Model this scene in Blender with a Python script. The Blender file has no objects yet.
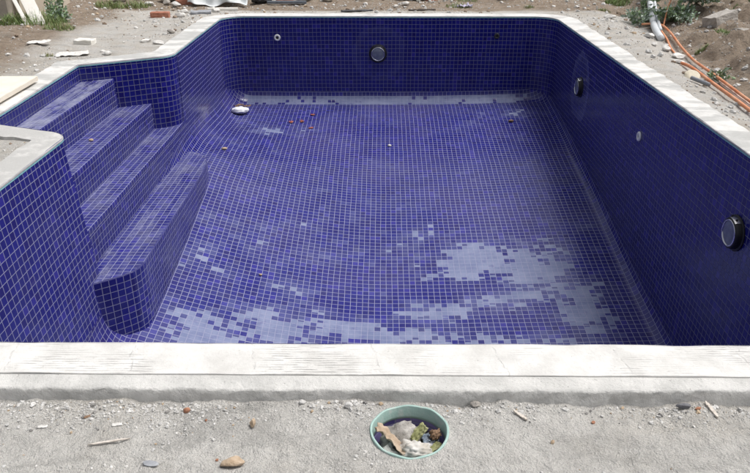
import bpy, math, random
import numpy as np
from mathutils import Vector, Matrix, Euler
R = math.radians
random.seed(7)
rng = np.random.default_rng(11)
S = bpy.context.scene
COL = S.collection

# ------------------------------------------------------------------ numpy value noise
def _hash(ix, iy, s):
    n = (ix * 374761393 + iy * 668265263 + s * 974634777) & 0xFFFFFFFF
    n = ((n ^ (n >> 13)) * 1274126177) & 0xFFFFFFFF
    return ((n ^ (n >> 16)) & 0xFFFF) / 65535.0
def vnoise(x, y, s=0):
    x = np.asarray(x, float); y = np.asarray(y, float)
    ix = np.floor(x).astype(np.int64); iy = np.floor(y).astype(np.int64)
    fx = x - ix; fy = y - iy
    fx = fx * fx * (3 - 2 * fx); fy = fy * fy * (3 - 2 * fy)
    a = _hash(ix, iy, s); b = _hash(ix + 1, iy, s); c = _hash(ix, iy + 1, s); d = _hash(ix + 1, iy + 1, s)
    return (a + (b - a) * fx) * (1 - fy) + (c + (d - c) * fx) * fy
def fbm(x, y, s=0, octv=4, gain=0.5):
    t = 0; a = 1; tot = 0
    for o in range(octv):
        t = t + a * (vnoise(x * 2 ** o + 13.7 * o, y * 2 ** o - 7.1 * o, s + o) - 0.5); tot += a; a *= gain
    return t / tot * 2
def sstep(a, b, x):
    t = np.clip((np.asarray(x, float) - a) / (b - a), 0, 1)
    return t * t * (3 - 2 * t)

# ------------------------------------------------------------------ mesh helpers
def mk(name, V, F, mat=None, parent=None, uv=None, smooth=False, loc=None):
    me = bpy.data.meshes.new(name)
    if isinstance(F, np.ndarray):
        V = np.asarray(V, dtype=np.float32); k = F.shape[1]
        me.vertices.add(len(V)); me.vertices.foreach_set('co', V.ravel())
        me.loops.add(F.size); me.loops.foreach_set('vertex_index', F.astype(np.int32).ravel())
        me.polygons.add(len(F)); me.polygons.foreach_set('loop_start', np.arange(0, F.size, k, dtype=np.int32))
        me.update(calc_edges=True)
    else:
        if isinstance(V, np.ndarray): V = V.tolist()
        me.from_pydata(V, [], F)
    if uv is not None:
        lay = me.uv_layers.new(name='UVMap')
        idx = np.zeros(len(me.loops), dtype=np.int32)
        me.loops.foreach_get('vertex_index', idx)
        lay.data.foreach_set('uv', np.asarray(uv, dtype=np.float32)[idx].ravel())
    if smooth: me.polygons.foreach_set('use_smooth', [True] * len(me.polygons))
    if mat: me.materials.append(mat)
    me.update()
    o = bpy.data.objects.new(name, me); COL.objects.link(o)
    if loc is not None: o.location = loc
    if parent: o.parent = parent
    return o
def tag(o, label, cat, group=None, kind=None):
    if label: o['label'] = label
    if cat: o['category'] = cat
    if group: o['group'] = group
    if kind: o['kind'] = kind
    return o
def empty(name, loc, rot=(0, 0, 0)):
    o = bpy.data.objects.new(name, None); COL.objects.link(o); o.location = loc; o.rotation_euler = rot
    o.empty_display_size = 0.1
    return o
def grid_faces(nu, nv, wrap=False):
    F = []
    m = nu if wrap else nu - 1
    for j in range(nv - 1):
        for i in range(m):
            a = j * nu + i; b = j * nu + (i + 1) % nu
            F.append((a, b, b + nu, a + nu))
    return F
def box_vf(sx, sy, sz, n=1, jit=0.0, seed=0, bev=0.0):
    """subdivided box with rounded corners, centred in x,y and standing on z=0"""
    nx = max(2, int(n * 1)); V = {}; F = []
    segs = n
    def put(p):
        k = tuple(round(c, 5) for c in p)
        if k not in V: V[k] = len(V)
        return V[k]
    for ax in range(3):
        for sgn in (-1, 1):
            for i in range(segs):
                for j in range(segs):
                    q = []
                    for (di, dj) in ((0, 0), (1, 0), (1, 1), (0, 1)):
                        u = -1 + 2 * (i + di) / segs; w = -1 + 2 * (j + dj) / segs
                        p = [0, 0, 0]; p[ax] = sgn; p[(ax + 1) % 3] = u; p[(ax + 2) % 3] = w
                        q.append(put(p))
                    F.append(q if sgn > 0 else q[::-1])
    P = np.array(list(V.keys()))
    h = np.array([sx, sy, sz]) / 2
    Q = P * h
    if bev > 0:
        core = np.clip(Q, -(h - bev), h - bev)
        d = Q - core; L = np.linalg.norm(d, axis=1, keepdims=True)
        Q = core + np.where(L > 1e-9, d / np.maximum(L, 1e-9) * np.minimum(L, bev), 0)
    if jit:
        r = np.random.default_rng(seed)
        Q = Q + (fbm(P[:, 0] * 2 + seed, P[:, 1] * 2 + P[:, 2] * 3.1, seed, 3)[:, None]) * jit * r.normal(size=(1, 3)) + r.normal(size=Q.shape) * jit * 0.25
    Q[:, 2] += h[2]
    return Q, F
def ico(sub=2):
    t = (1 + 5 ** .5) / 2
    V = [(-1, t, 0), (1, t, 0), (-1, -t, 0), (1, -t, 0), (0, -1, t), (0, 1, t), (0, -1, -t), (0, 1, -t), (t, 0, -1), (t, 0, 1), (-t, 0, -1), (-t, 0, 1)]
    V = [tuple(np.array(v) / np.linalg.norm(v)) for v in V]
    F = [(0, 11, 5), (0, 5, 1), (0, 1, 7), (0, 7, 10), (0, 10, 11), (1, 5, 9), (5, 11, 4), (11, 10, 2), (10, 7, 6), (7, 1, 8), (3, 9, 4), (3, 4, 2), (3, 2, 6), (3, 6, 8), (3, 8, 9), (4, 9, 5), (2, 4, 11), (6, 2, 10), (8, 6, 7), (9, 8, 1)]
    for _ in range(sub):
        c = {}; G = []
        def mid(a, b):
            k = (min(a, b), max(a, b))
            if k not in c:
                m = np.array(V[a]) + np.array(V[b]); V.append(tuple(m / np.linalg.norm(m))); c[k] = len(V) - 1
            return c[k]
        for a, b, d in F:
            x, y, z = mid(a, b), mid(b, d), mid(d, a)
            G += [(a, x, z), (b, y, x), (d, z, y), (x, y, z)]
        F = G
    return np.array(V), F
ICO = {k: ico(k) for k in (0, 1, 2, 3, 4)}
def stone_vf(size, seed, sub=2, facets=9, rough=.1):
    """angular stone: a sphere cut by random planes, roughened"""
    r = np.random.default_rng(seed)
    P, F = ICO[sub]; P = P.copy()
    for _ in range(facets):
        n = r.normal(size=3); n /= np.linalg.norm(n); c = r.uniform(.55, .9)
        d = P @ n
        P = P - np.maximum(d - c, 0)[:, None] * n
    P = P * (1 + rough * fbm(P[:, 0] * 3 + seed, P[:, 1] * 3 + P[:, 2] * 2.3, seed, 5, .62))[:, None]
    P = P * np.array(size) / 2
    P[:, 2] -= P[:, 2].min()
    return P, F

# ------------------------------------------------------------------ node expression helper
class X:
    def __init__(s, nt, k): s.nt = nt; s.k = k
    def _op(s, op, o=None, rev=False):
        n = s.nt.nodes.new('ShaderNodeMath'); n.operation = op
        a, b = (o, s) if rev else (s, o)
        for i, q in enumerate((a, b)):
            if q is None: continue
            if isinstance(q, X): s.nt.links.new(q.k, n.inputs[i])
            else: n.inputs[i].default_value = q
        return X(s.nt, n.outputs[0])
    def __add__(s, o): return s._op('ADD', o)
    __radd__ = __add__
    def __sub__(s, o): return s._op('SUBTRACT', o)
    def __rsub__(s, o): return s._op('SUBTRACT', o, True)
    def __mul__(s, o): return s._op('MULTIPLY', o)
    __rmul__ = __mul__
    def __truediv__(s, o): return s._op('DIVIDE', o)
    def floor(s): return s._op('FLOOR')
    def abs(s): return s._op('ABSOLUTE')
    def sqrt(s): return s._op('SQRT')
    def sin(s): return s._op('SINE')
    def min(s, o): return s._op('MINIMUM', o)
    def max(s, o): return s._op('MAXIMUM', o)
    def gt(s, o): return s._op('GREATER_THAN', o)
    def ss(s, a, b, lo=0.0, hi=1.0):
        n = s.nt.nodes.new('ShaderNodeMapRange'); n.interpolation_type = 'SMOOTHSTEP'
        s.nt.links.new(s.k, n.inputs[0])
        for i, q in ((1, a), (2, b), (3, lo), (4, hi)): n.inputs[i].default_value = q
        return X(s.nt, n.outputs[0])
class M:
    def __init__(s, name):
        s.m = bpy.data.materials.new(name); s.m.use_nodes = True
        s.nt = s.m.node_tree; s.bs = s.nt.nodes['Principled BSDF']
        s.bs.inputs['Roughness'].default_value = .85
    def node(s, t, **kw):
        n = s.nt.nodes.new(t)
        for k, v in kw.items(): setattr(n, k, v)
        return n
    def uv(s):
        n = s.node('ShaderNodeTexCoord'); return n.outputs['UV']
    def pos(s):
        n = s.node('ShaderNodeTexCoord'); return n.outputs['Object']
    def sep(s, v):
        n = s.node('ShaderNodeSeparateXYZ'); s.nt.links.new(v, n.inputs[0]); return [X(s.nt, o) for o in n.outputs]
    def vec(s, *a):
        n = s.node('ShaderNodeCombineXYZ')
        for i, q in enumerate(a):
            if isinstance(q, X): s.nt.links.new(q.k, n.inputs[i])
            else: n.inputs[i].default_value = q
        return n.outputs[0]
    def noise(s, v, sc, det=4, rough=.55, dist=0.0):
        n = s.node('ShaderNodeTexNoise'); s.nt.links.new(v, n.inputs['Vector'])
        n.inputs['Scale'].default_value = sc; n.inputs['Detail'].default_value = det
        n.inputs['Roughness'].default_value = rough; n.inputs['Distortion'].default_value = dist
        return X(s.nt, n.outputs[0])
    def white(s, v):
        n = s.node('ShaderNodeTexWhiteNoise'); n.noise_dimensions = '3D'; s.nt.links.new(v, n.inputs[0])
        return X(s.nt, n.outputs[0]), n.outputs[1]
    def voro(s, v, sc, feat='F1'):
        n = s.node('ShaderNodeTexVoronoi'); n.feature = feat; s.nt.links.new(v, n.inputs['Vector']); n.inputs['Scale'].default_value = sc
        return X(s.nt, n.outputs[0])
    def mix(s, f, a, b):
        n = s.node('ShaderNodeMix'); n.data_type = 'RGBA'
        if isinstance(f, X): s.nt.links.new(f.k, n.inputs[0])
        else: n.inputs[0].default_value = f
        for i, q in ((6, a), (7, b)):
            if isinstance(q, tuple): n.inputs[i].default_value = (*q, 1)
            else: s.nt.links.new(q, n.inputs[i])
        return n.outputs[2]
    def base(s, c):
        if isinstance(c, tuple): s.bs.inputs['Base Color'].default_value = (*c, 1)
        else: s.nt.links.new(c, s.bs.inputs['Base Color'])
    def set(s, name, v):
        if isinstance(v, X): s.nt.links.new(v.k, s.bs.inputs[name])
        else: s.bs.inputs[name].default_value = v
    def bump(s, h, dist, strength=1.0):
        n = s.node('ShaderNodeBump'); n.inputs['Strength'].default_value = strength; n.inputs['Distance'].default_value = dist
        s.nt.links.new(h.k, n.inputs['Height']); s.nt.links.new(n.outputs[0], s.bs.inputs['Normal'])

P = 0.0512                                             # mosaic pitch
def tile_mat(name, cols=((.0080, .0086, .130), (.0120, .0135, .188)), blobs=(), thresh=.62, band=None, halos=(), dust=.0, dust_sc=(3, 3), dust_lo=.5, dust_hi=.75, film=.10, grout=1.0, flat_only=False):
    m = M(name)
    u, v, _ = m.sep(m.uv())
    raw = m.uv()
    cu = (u + (m.noise(raw, 1.7, 2) - .5) * .016 + (m.noise(raw, 11, 1) - .5) * .0022) / P
    cv = (v + (m.noise(m.vec(v + 7.3, u, 0), 1.7, 2) - .5) * .016 + (m.noise(m.vec(v - 3.1, u, 0), 11, 1) - .5) * .0022) / P
    iu = cu.floor(); iv = cv.floor()
    fu = cu - iu; fv = cv - iv
    eu = fu.min(1 - fu); ev = fv.min(1 - fv)
    e = eu.min(ev)
    tile = e.ss(.022, .050)
    cell = m.vec(iu, iv, 0)
    rnd, rcol = m.white(cell)
    rx, ry, rz = m.sep(rcol)
    uvv = m.vec(u, v, 0); snapv = m.vec((iu + .5) * (P * .55), (iv + .5) * (P * 1.25), 0)
    big = m.noise(uvv, 1.1, 3)
    c = m.mix(rnd, *cols)
    sheet_r, _s = m.white(m.vec((iu / 6).floor(), (iv / 6).floor(), 3))
    c = m.mix(sheet_r.ss(.2, 1) * .30, c, (.010, .0075, .105))
    c = m.mix(rx.gt(.93) * .6, c, (.030, .024, .250))            # some paler pieces
    c = m.mix(ry.gt(.94) * .7, c, (.011, .008, .105))            # some darker pieces
    # thin cement film left over from grouting
    fn = m.noise(uvv, 2.3, 6, .62, .6)
    filmf = fn.ss(.38, .78) * film
    if dust:
        dn = m.noise(m.vec(u * dust_sc[0], v * dust_sc[1], 0), 1.0, 6, .65, .4)
        dn2 = m.noise(uvv, 24, 5, .7)
        dd = dn.ss(dust_lo, dust_hi) * dust * dn2.ss(.30, .66, .45, 1.0)
        if flat_only: dd = dd * u.ss(-.015, .004, 1, .06)
        filmf = filmf.max(dd)
    for (hx, hy, hr, amt) in halos:                              # wiped cement rings round the fittings
        dx = u - hx; dy = v - hy
        wob = m.noise(uvv, 2.6, 5, .65) - .5
        d = (dx * dx + dy * dy).sqrt() / hr + wob * .6
        ring = d.ss(.60, .97) * (1 - d.ss(1.0, 1.05)) * .75 + (1 - d.ss(.3, 1.0)) * .4
        filmf = filmf.max(ring * (fn.ss(.3, .7) * .5 + .5) * amt)
    c = m.mix(filmf, c, (.37, .385, .47) if dust else (.27, .30, .52))
    rough = filmf * .45 + .16
    if blobs or band:
        field = None
        for (bx, by, ax, ay, w) in blobs:
            dx = (u_s(m, iu) - bx) / ax; dy = (u_s(m, iv) - by) / ay
            f = (1 - (dx * dx + dy * dy).sqrt()).max(-1.0) * w
            field = f if field is None else field.max(f)
        n1 = m.noise(snapv, 2.6, 4, .6); n2 = m.noise(snapv, 9, 3, .7)
        tot = field * .55 + (n1 - .5) * 1.2 + (n2 - .5) * 1.0 + (rz - .5) * .24
        half = m.vec((iu + .5) * (P * .5), ((cv * 2.2 + rx * 2).floor()) * P * .45, 0)
        n3 = m.noise(half, 13, 2, .7)
        pale = (tot + (n3 - .5) * .42).gt(thresh)
        soft = tot.ss(thresh - .42, thresh + .25) * fn.ss(.30, .62)
        mott = m.noise(uvv, .85, 3, .6).ss(.42, .66)
        c = m.mix(mott * .16 * tile, c, (.13, .11, .24))
        c = m.mix(soft * .55, c, (.20, .23, .38))
        if band:
            b = u_s(m, iv)
            inb = b.gt(band[0]) * (1 - b.gt(band[1]))
            inx = (u_s(m, iu).abs()).ss(band[2] - .35, band[2], 1, 0)
            pale = pale.max(((n2 * .9 + inx * .42 + (rz - .5) * .35).gt(.72)) * inb)
        pale = pale * (m.noise(uvv, 14, 4, .65).ss(.30, .52, .55, 1.0)) * tile.ss(0, 1, .8, 1)
        pc = m.mix(m.noise(uvv, 5, 4, .6).ss(.3, .7), (.130, .158, .285), (.205, .235, .365))
        c = m.mix(pale, c, pc)
        rough = rough + pale * .42
    gn = m.noise(uvv, 40, 2)
    g = m.mix(gn, tuple(q * grout for q in (.21, .215, .33)), tuple(q * grout for q in (.35, .355, .48)))
    c = m.mix(1 - tile, c, g)
    m.base(c)
    rough = rough * tile + (1 - tile) * .8
    m.set('Roughness', rough)
    m.set('Specular IOR Level', .42)
    tilt = (fu - .5) * (rx - .5) * .9 + (fv - .5) * (ry - .5) * .9
    pil = e.min(.12).ss(0, .12)
    h = tilt * .30 + pil * .5 + m.noise(uvv, 30, 2) * .16
    m.bump(h, .0022, .9)
    return m.m
def u_s(m, i): return (i + .5) * P

def plain(name, col, rough=.7, col2=None, sc=20, bump=0, bsc=60, metal=0, spec=.5):
    m = M(name)
    p = m.pos()
    if col2: m.base(m.mix(m.noise(p, sc, 5, .6).ss(.3, .7), col, col2))
    else: m.base(col)
    m.set('Roughness', rough); m.set('Metallic', metal); m.set('Specular IOR Level', spec)
    if bump: m.bump(m.noise(p, bsc, 5, .65), bump)
    return m.m

# ------------------------------------------------------------------ pool dimensions (metres, coping top = 0)
XL, XR, YN, YF = -2.03, 2.21, 2.05, 9.40
XC = (XL + XR) / 2; HW = (XR - XL) / 2
def depth_mid(y): return np.interp(y, [2.0, 3.4, 4.2, 5.0, 5.6, 6.5, 7.6, 8.5, 9.25, 9.5], [1.92, 1.89, 1.83, 1.75, 1.66, 1.50, 1.33, 1.20, 1.11, 1.10])
def zfloor(x, y):
    r = (np.asarray(x) - XC) / HW
    A = np.where(r < 0, .45 * sstep(9.3, 6.6, y), .05)
    dm = sum(depth_mid(np.asarray(y) + d) for d in (-.3, -.15, 0, .15, .3)) / 5
    return -(dm - A * np.abs(r) ** 1.8)

# perimeter of the main basin, anticlockwise from near left: near side, right, far, left
RC = .30; NARC = 9; NXS = 60; NYS = 110
def arc(cx, cy, r, a0, a1, n): return [(cx + r * math.cos(R(a0 + (a1 - a0) * i / n)), cy + r * math.sin(R(a0 + (a1 - a0) * i / n)), -math.cos(R(a0 + (a1 - a0) * i / n)), -math.sin(R(a0 + (a1 - a0) * i / n))) for i in range(n + 1)]
per = []
xs = np.linspace(XL + RC, XR - RC, NXS + 1); ys = np.linspace(YN + RC, YF - RC, NYS + 1)
per += [(x, YN, 0, 1) for x in xs[:-1]]
per += arc(XR - RC, YN + RC, RC, -90, 0, NARC)
per += [(XR, y, -1, 0) for y in ys[1:-1]]
per += arc(XR - RC, YF - RC, RC, 0, 90, NARC)
per += [(x, YF, 0, -1) for x in xs[::-1][1:-1]]
per += arc(XL + RC, YF - RC, RC, 90, 180, NARC)
per += [(XL, y, 1, 0) for y in ys[::-1][1:-1]]
per += arc(XL + RC, YN + RC, RC, 180, 270, NARC)[:-1]
per = np.array(per); NP = len(per)
rs = np.where(per[:, 2] < 0, .10, .26)
rr = rs + (.14 - rs) * np.abs(per[:, 3]) ** 1.5
Q = per[:, :2] + per[:, 2:] * rr[:, None]
zq = zfloor(Q[:, 0], Q[:, 1])
ztop = zq + rr
bb = np.where((per[:, 2] > .5) & (per[:, 1] < 4.33), .095, 0.0)
NPHI = 9
V = []; UV = []
for k in range(NPHI + 1):
    ph = math.pi / 2 * k / NPHI
    pt = per[:, :2] + per[:, 2:] * (bb + (rr - bb) * (1 - math.cos(ph)))[:, None]
    z = zq + rr * (1 - math.sin(ph))
    al = rr * (math.pi / 2 - ph)
    # wider arc than plan distance: unfold in plan
    w = Q - per[:, 2:] * al[:, None]
    V.append(np.column_stack([pt, z])); UV.append(w)
Vc = np.vstack(V); UVc = np.vstack(UV)
Fc = grid_faces(NP, NPHI + 1, wrap=True)
# floor field inside the cove: rows from the matching left / right perimeter points
iR0 = NXS; iR1 = NXS + NARC + NYS + NARC            # indices on the right: from near corner start to far corner end
right = list(range(iR0, iR1 + 1))
iF1 = iR1 + NXS
left = [(iF1 + k) % NP for k in range(0, len(right))][::-1]
base = NPHI * NP
rowsV = []; rowsU = []
for a, b in zip(left, right):
    pa, pb = Q[a], Q[b]
    t = np.linspace(0, 1, NXS + 1)[:, None]
    r = pa * (1 - t) + pb * t
    rowsV.append(np.column_stack([r, zfloor(r[:, 0], r[:, 1])])); rowsU.append(r)
Vf = np.vstack(rowsV); Uf = np.vstack(rowsU)
off = len(Vc)
Ff = [tuple(off + i for i in f) for f in grid_faces(NXS + 1, len(right))]
Vall = np.vstack([Vc, Vf]); Uall = np.vstack([UVc, Uf])

blobs = [(.85, 5.72, .62, .42, 1.35), (1.35, 5.62, .55, .50, 1.15), (1.74, 5.15, .34, .50, 1.2), (1.15, 5.22, .60, .22, 1.0), (.42, 5.05, .60, .17, 1.05), (.2, 4.72, .8, .14, .75),
         (-1.28, 4.45, .55, .36, 1.3), (-.80, 4.72, .50, .34, 1.25), (-.30, 4.82, .52, .24, .95), (-.1, 4.45, .5, .16, .8), (-.72, 5.25, .30, .14, .8),
         (1.2, 4.7, .6, .14, .7), (-1.15, 5.6, .25, .3, .5), (.1, 6.0, 1.2, .25, .3), (-1.55, 5.3, .2, .5, .5), (-1.35, 8.3, .4, .2, .45), (1.75, 8.9, .3, .3, .35)]
m_floor = tile_mat('blue_mosaic_floor', blobs=blobs, thresh=.31, band=(9.27, 9.44, 2.05), film=.08)
# wall UV: u = perimeter length, v = z ; find u of the fittings
seg = np.linalg.norm(np.roll(per[:, :2], -1, 0) - per[:, :2], axis=1)
ulen = np.concatenate([[0], np.cumsum(seg)[:-1]]); utot = seg.sum()
def u_at(x, y): return ulen[np.argmin((per[:, 0] - x) ** 2 + (per[:, 1] - y) ** 2)]
halos = [(u_at(-.045, YF), -.47, .34, .11), (u_at(XR, 7.85), -.53, .36, .34), (u_at(1.6, YF), -.45, .25, .06)]
m_wall = tile_mat('blue_mosaic_wall', halos=halos, film=.03, grout=.62)
m_wall_left = tile_mat('blue_mosaic_dusty_wall', film=.04, dust=.42, dust_sc=(1.6, 2.2), dust_lo=.58, dust_hi=.80, grout=1.0)
m_step = tile_mat('blue_mosaic_step', film=.10, dust=.50, dust_sc=(7, 1.9), dust_lo=.34, dust_hi=.80, flat_only=True)
m_step_dusty = tile_mat('blue_mosaic_white_dust', film=.15, dust=.85, dust_sc=(5, 1.8), dust_lo=.32, dust_hi=.64, flat_only=True)

pool = empty('swimming_pool', (0, 0, 0))
tag(pool, 'empty swimming pool lined with dark blue mosaic tiles, unfinished white coping and corner steps', 'swimming pool')
mk('pool_floor', Vall, Fc + Ff, m_floor, pool, Uall, smooth=True)

# walls: strips from rim down to cove; the alcove range on the left starts under the third step
Z3 = -.70
def wall_strip(name, idx, mat, lab=None):
    V = []; U = []
    n = len(idx)
    uacc = 0; us = []
    for a, i in enumerate(idx):
        us.append(ulen[i] if i != 0 or a == 0 else utot)
    for k in range(2):
        for a, i in enumerate(idx):
            x, y = per[i, :2]
            t = 0.0
            if abs(x - XL) < 1e-6 and 4.33 < y < 7.12: t = Z3 - .05
            z = t if k == 0 else ztop[i]
            if k: x += per[i, 2] * bb[i]; y += per[i, 3] * bb[i]
            V.append((x, y, z)); U.append((us[a], z))
    o = mk(name, V, [f[::-1] for f in grid_faces(n, 2)], mat, pool, U)
    if lab: o['label'] = lab
    return o
nl = NXS + NARC                              # start of right straight
wall_strip('pool_wall', list(range(0, iF1 + NARC + 1)), m_wall)
wall_strip('pool_wall', list(range(iF1 + NARC, NP)) + [0], m_wall_left, 'left pool wall with dusty smears beside the steps')

# ------------------------------------------------------------------ pool outline with the step alcove, for coping and alcove walls
def fillet_outline(pts, w):
    """pts: (x, y, radius, width). returns inner and outer point lists (anticlockwise outline, outer = outside)"""
    I = []; O = []
    n = len(pts)
    for k in range(n):
        p = Vector(pts[k][:2]); a = Vector(pts[k - 1][:2]); b = Vector(pts[(k + 1) % n][:2])
        r = pts[k][2]; wk = pts[k][3]
        d0 = (p - a).normalized(); d1 = (b - p).normalized()
        turn = d0.x * d1.y - d0.y * d1.x
        ang = math.acos(max(-1, min(1, d0.dot(d1))))
        n0 = Vector((d0.y, -d0.x)); n1 = Vector((d1.y, -d1.x))      # outward
        if r < 1e-6:
            bis = (n0 + n1).normalized()
            I.append(p); O.append(p + bis * (wk / math.cos(ang / 2)))
            continue
        t = r * math.tan(ang / 2)
        sgn = 1 if turn > 0 else -1
        c = p - d0 * t - n0 * r * sgn
        N = 10
        for i in range(N + 1):
            f = i / N
            v = Matrix.Rotation(sgn * ang * f, 2) @ n0
            I.append(c + v * r * sgn); O.append(c + v * (r * sgn + wk))
    return I, O
W = .23
outline = [(XL, YN, .15, .175), (XR, YN, .15, .175), (XR, YF, RC, W), (XL, YF, RC, W),
           (XL, 6.93, .22, W), (-2.775, 6.50, 0, W), (-2.70, 4.67, 0, W), (XL, 4.43, .20, .19)]
I, O = fillet_outline(outline, W)
# resample so that the coping has local detail
def dense(I, O, step):
    A = []; B = []
    n = len(I)
    for k in range(n):
        i0, i1, o0, o1 = I[k], I[(k + 1) % n], O[k], O[(k + 1) % n]
        m = max(1, int((i1 - i0).length / step))
        for j in range(m):
            A.append(i0.lerp(i1, j / m)); B.append(o0.lerp(o1, j / m))
    return A, B
A_, B_ = dense(I, O, .05)
n = len(A_)
def edge_wob(p, s, amp): return float(fbm(p.x * 9, p.y * 9, s, 3)) * amp
ACR = 8
V = []; UVc2 = []
acc = 0
for ring in range(ACR + 1):
    f = ring / ACR
    for a, b in zip(A_, B_):
        p = a.lerp(b, f)
        if ring == ACR: p = p + (b - a).normalized() * edge_wob(p, 5, .026 if p.y > 2.0 else .003)
        if ring == 0: p = p - (b - a).normalized() * .004
        z = .0035 * float(fbm(p.x * 5, p.y * 5, 3, 3)) + .001
        if ring == 0: z -= .003
        V.append((p.x, p.y, z))
k0 = len(V)
for a, b in zip(A_, B_):                       # inner lip and outer skirt
    p = a - (b - a).normalized() * .004; V.append((p.x, p.y, -.012))
for a, b in zip(A_, B_): 
    p = b + (b - a).normalized() * (edge_wob(b, 5, .026 if b.y > 2.0 else .003) + .004); V.append((p.x, p.y, -.28))
F = [f[::-1] for f in grid_faces(n, ACR + 1, wrap=True)]
for i in range(n):
    j = (i + 1) % n
    F.append((i, j, k0 + j, k0 + i)[::-1] if False else (i, j, k0 + j, k0 + i))
    a = ACR * n
    F.append((a + j, a + i, k0 + n + i, k0 + n + j))

def coping_mat():
    m = M('white_coping_mortar')
    p = m.pos(); x, y, z = m.sep(p)
    n1 = m.noise(p, 7, 6, .65); n2 = m.noise(p, 2.2, 4, .6)
    c = m.mix(n1.ss(.35, .7), (.67, .66, .635), (.54, .53, .505))
    c = m.mix(n2.ss(.50, .66) * m.noise(p, 16, 5, .7).ss(.35, .6) * (y.ss(2.1, 2.3, .30, .9)), c, (.40, .395, .38))
    near = y.ss(2.1, 2.3, 1, 0)
    # brushed cross bands on the side runs: thin set over grey blocks
    band = m.noise(m.vec(x * 1.2, y * 4.6, 0), 1.0, 3, .55)
    c = m.mix(band.ss(.47, .56) * (1 - near) * n1.ss(.3, .55, .6, 1) * y.ss(9.3, 9.4, .85, .1), c, (.40, .40, .385))
    # grey patch on the corner block by the steps
    c = m.mix(x.ss(-2.06, -2.0, 1, 0) * y.ss(4.75, 4.9, 1, 0) * y.ss(3.0, 3.4) * m.noise(p, 11, 5, .7).ss(.32, .58, .3, 1), c, (.42, .415, .40))
    # trowel comb lines, in patches, near run
    patch = m.noise(m.vec(x * 2.3, y * 3.5, 0), 1.0, 2).ss(.44, .70)
    wv = (y * (2 * math.pi / .0125) + m.noise(p, 9, 2) * 2.4).sin()
    brk = m.noise(m.vec(x * 14, y * 110, 0), 1.0, 4).ss(.44, .62)
    comb = wv.ss(.25, .9) * brk * patch * near
    c = m.mix(comb * .55, c, (.40, .39, .37))
    # joints between blocks
    jx = ((x + 3.09) / .41); fx = jx - jx.floor()
    slant = fx + (y - 1.96) * .5 + (m.noise(p, 14, 3) - .5) * .10
    joint = ((slant - .5).abs().ss(.004, .016, 1, 0)) * near * m.noise(p, 30, 2).ss(.42, .6)
    c = m.mix(joint * .35, c, (.50, .49, .47))
    pits = m.noise(p, 85, 3, .7).ss(.66, .74)
    c = m.mix(pits * .5 * n2.ss(.45, .6), c, (.36, .35, .33))
    m.base(c); m.set('Roughness', .9)
    m.bump(n1 * .5 + m.noise(p, 60, 4, .7) * .6 - comb * 1.0 - joint * .35 - pits * .4, .006, .8)
    return m.m
m_coping = coping_mat()
mk('coping', V, F, m_coping, pool)

# teal waterproofing line at the tile rim
m_teal = plain('teal_membrane', (.16, .42, .47), .6, (.30, .55, .58), 30)
V = []
for a, b in zip(A_, B_):
    d = (a - b).normalized()
    for (q, z) in ((.0055, -.0125), (.0055, -.0215)):
        V.append((a.x + d.x * q, a.y + d.y * q, z))
F = []
for i in range(n):
    j = (i + 1) % n
    F.append((2 * i, 2 * j, 2 * j + 1, 2 * i + 1))
mk('membrane_edge', V, F, m_teal, pool)

# alcove walls (from far tangent on the left wall round to the near tangent)
alc = [p for p in dense(I[:], O[:], .03)[0] if False]
iA = [k for k, p in enumerate(A_) if p.x <= XL + 1e-4 and 4.2 < p.y < 7.25]
first = min(iA); last = max(iA)
pts = [Vector((XL - .003, p.y)) if p.x > XL - .0032 else p for p in A_[first:last + 1]]
pts = [Vector((XL - .003, pts[0].y + .16))] + pts + [Vector((XL - .003, pts[-1].y - .16))]
V = []; U = []; acc = 0
for k in range(2):
    acc = 0
    for i, p in enumerate(pts):
        if i: acc += (p - pts[i - 1]).length
        z = 0 if k == 0 else -1.02
        V.append((p.x, p.y, z)); U.append((acc + .012, z - .01))
al = mk('alcove_wall', V, [f[::-1] for f in grid_faces(len(pts), 2)], m_wall, pool, U)

# steps
def nearY(x): return np.interp(x, [-2.8, -2.70, -2.03], [4.69, 4.67, 4.43])
def farY(x): return np.interp(x, [-2.775, -2.03], [6.50, 6.93])
def step(x0, x1, zt, zb, mat, lab=None, x0b=None):
    """tread from x0 (back) to x1 (nose) and the riser under the nose"""
    rows = 40
    V = []; U = []
    ya, yb = float(nearY(x0)) - .25, float(farY(x1)) + .22
    bn = .012
    prof = [(x0, zt, x0), (x1 - bn, zt, x1 - bn), (x1 - bn * .3, zt - bn * .3, x1), (x1, zt - bn, x1 + bn), (x1, zb, x1 + (zt - zb))]
    for (x, z, u) in prof:
        for j in range(rows + 1):
            y = ya + (yb - ya) * j / rows
            if x1 > -2.1 and z < zt - .011: y = min(max(y, 4.287), 7.165)
            V.append((x, y, z)); U.append((u - x1 + .004, y))
    o = mk('step', V, [f[::-1] for f in grid_faces(rows + 1, len(prof))], mat, pool, U, smooth=False)
    if lab: o['label'] = lab
step(-2.83, -2.52, -.160, -.44, m_step_dusty, 'top step coated in whitish dust')
step(-2.52, -2.245, -.44, Z3, m_step)
step(-2.245, XL + .0025, Z3, Z3 - .05, m_step)
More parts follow.
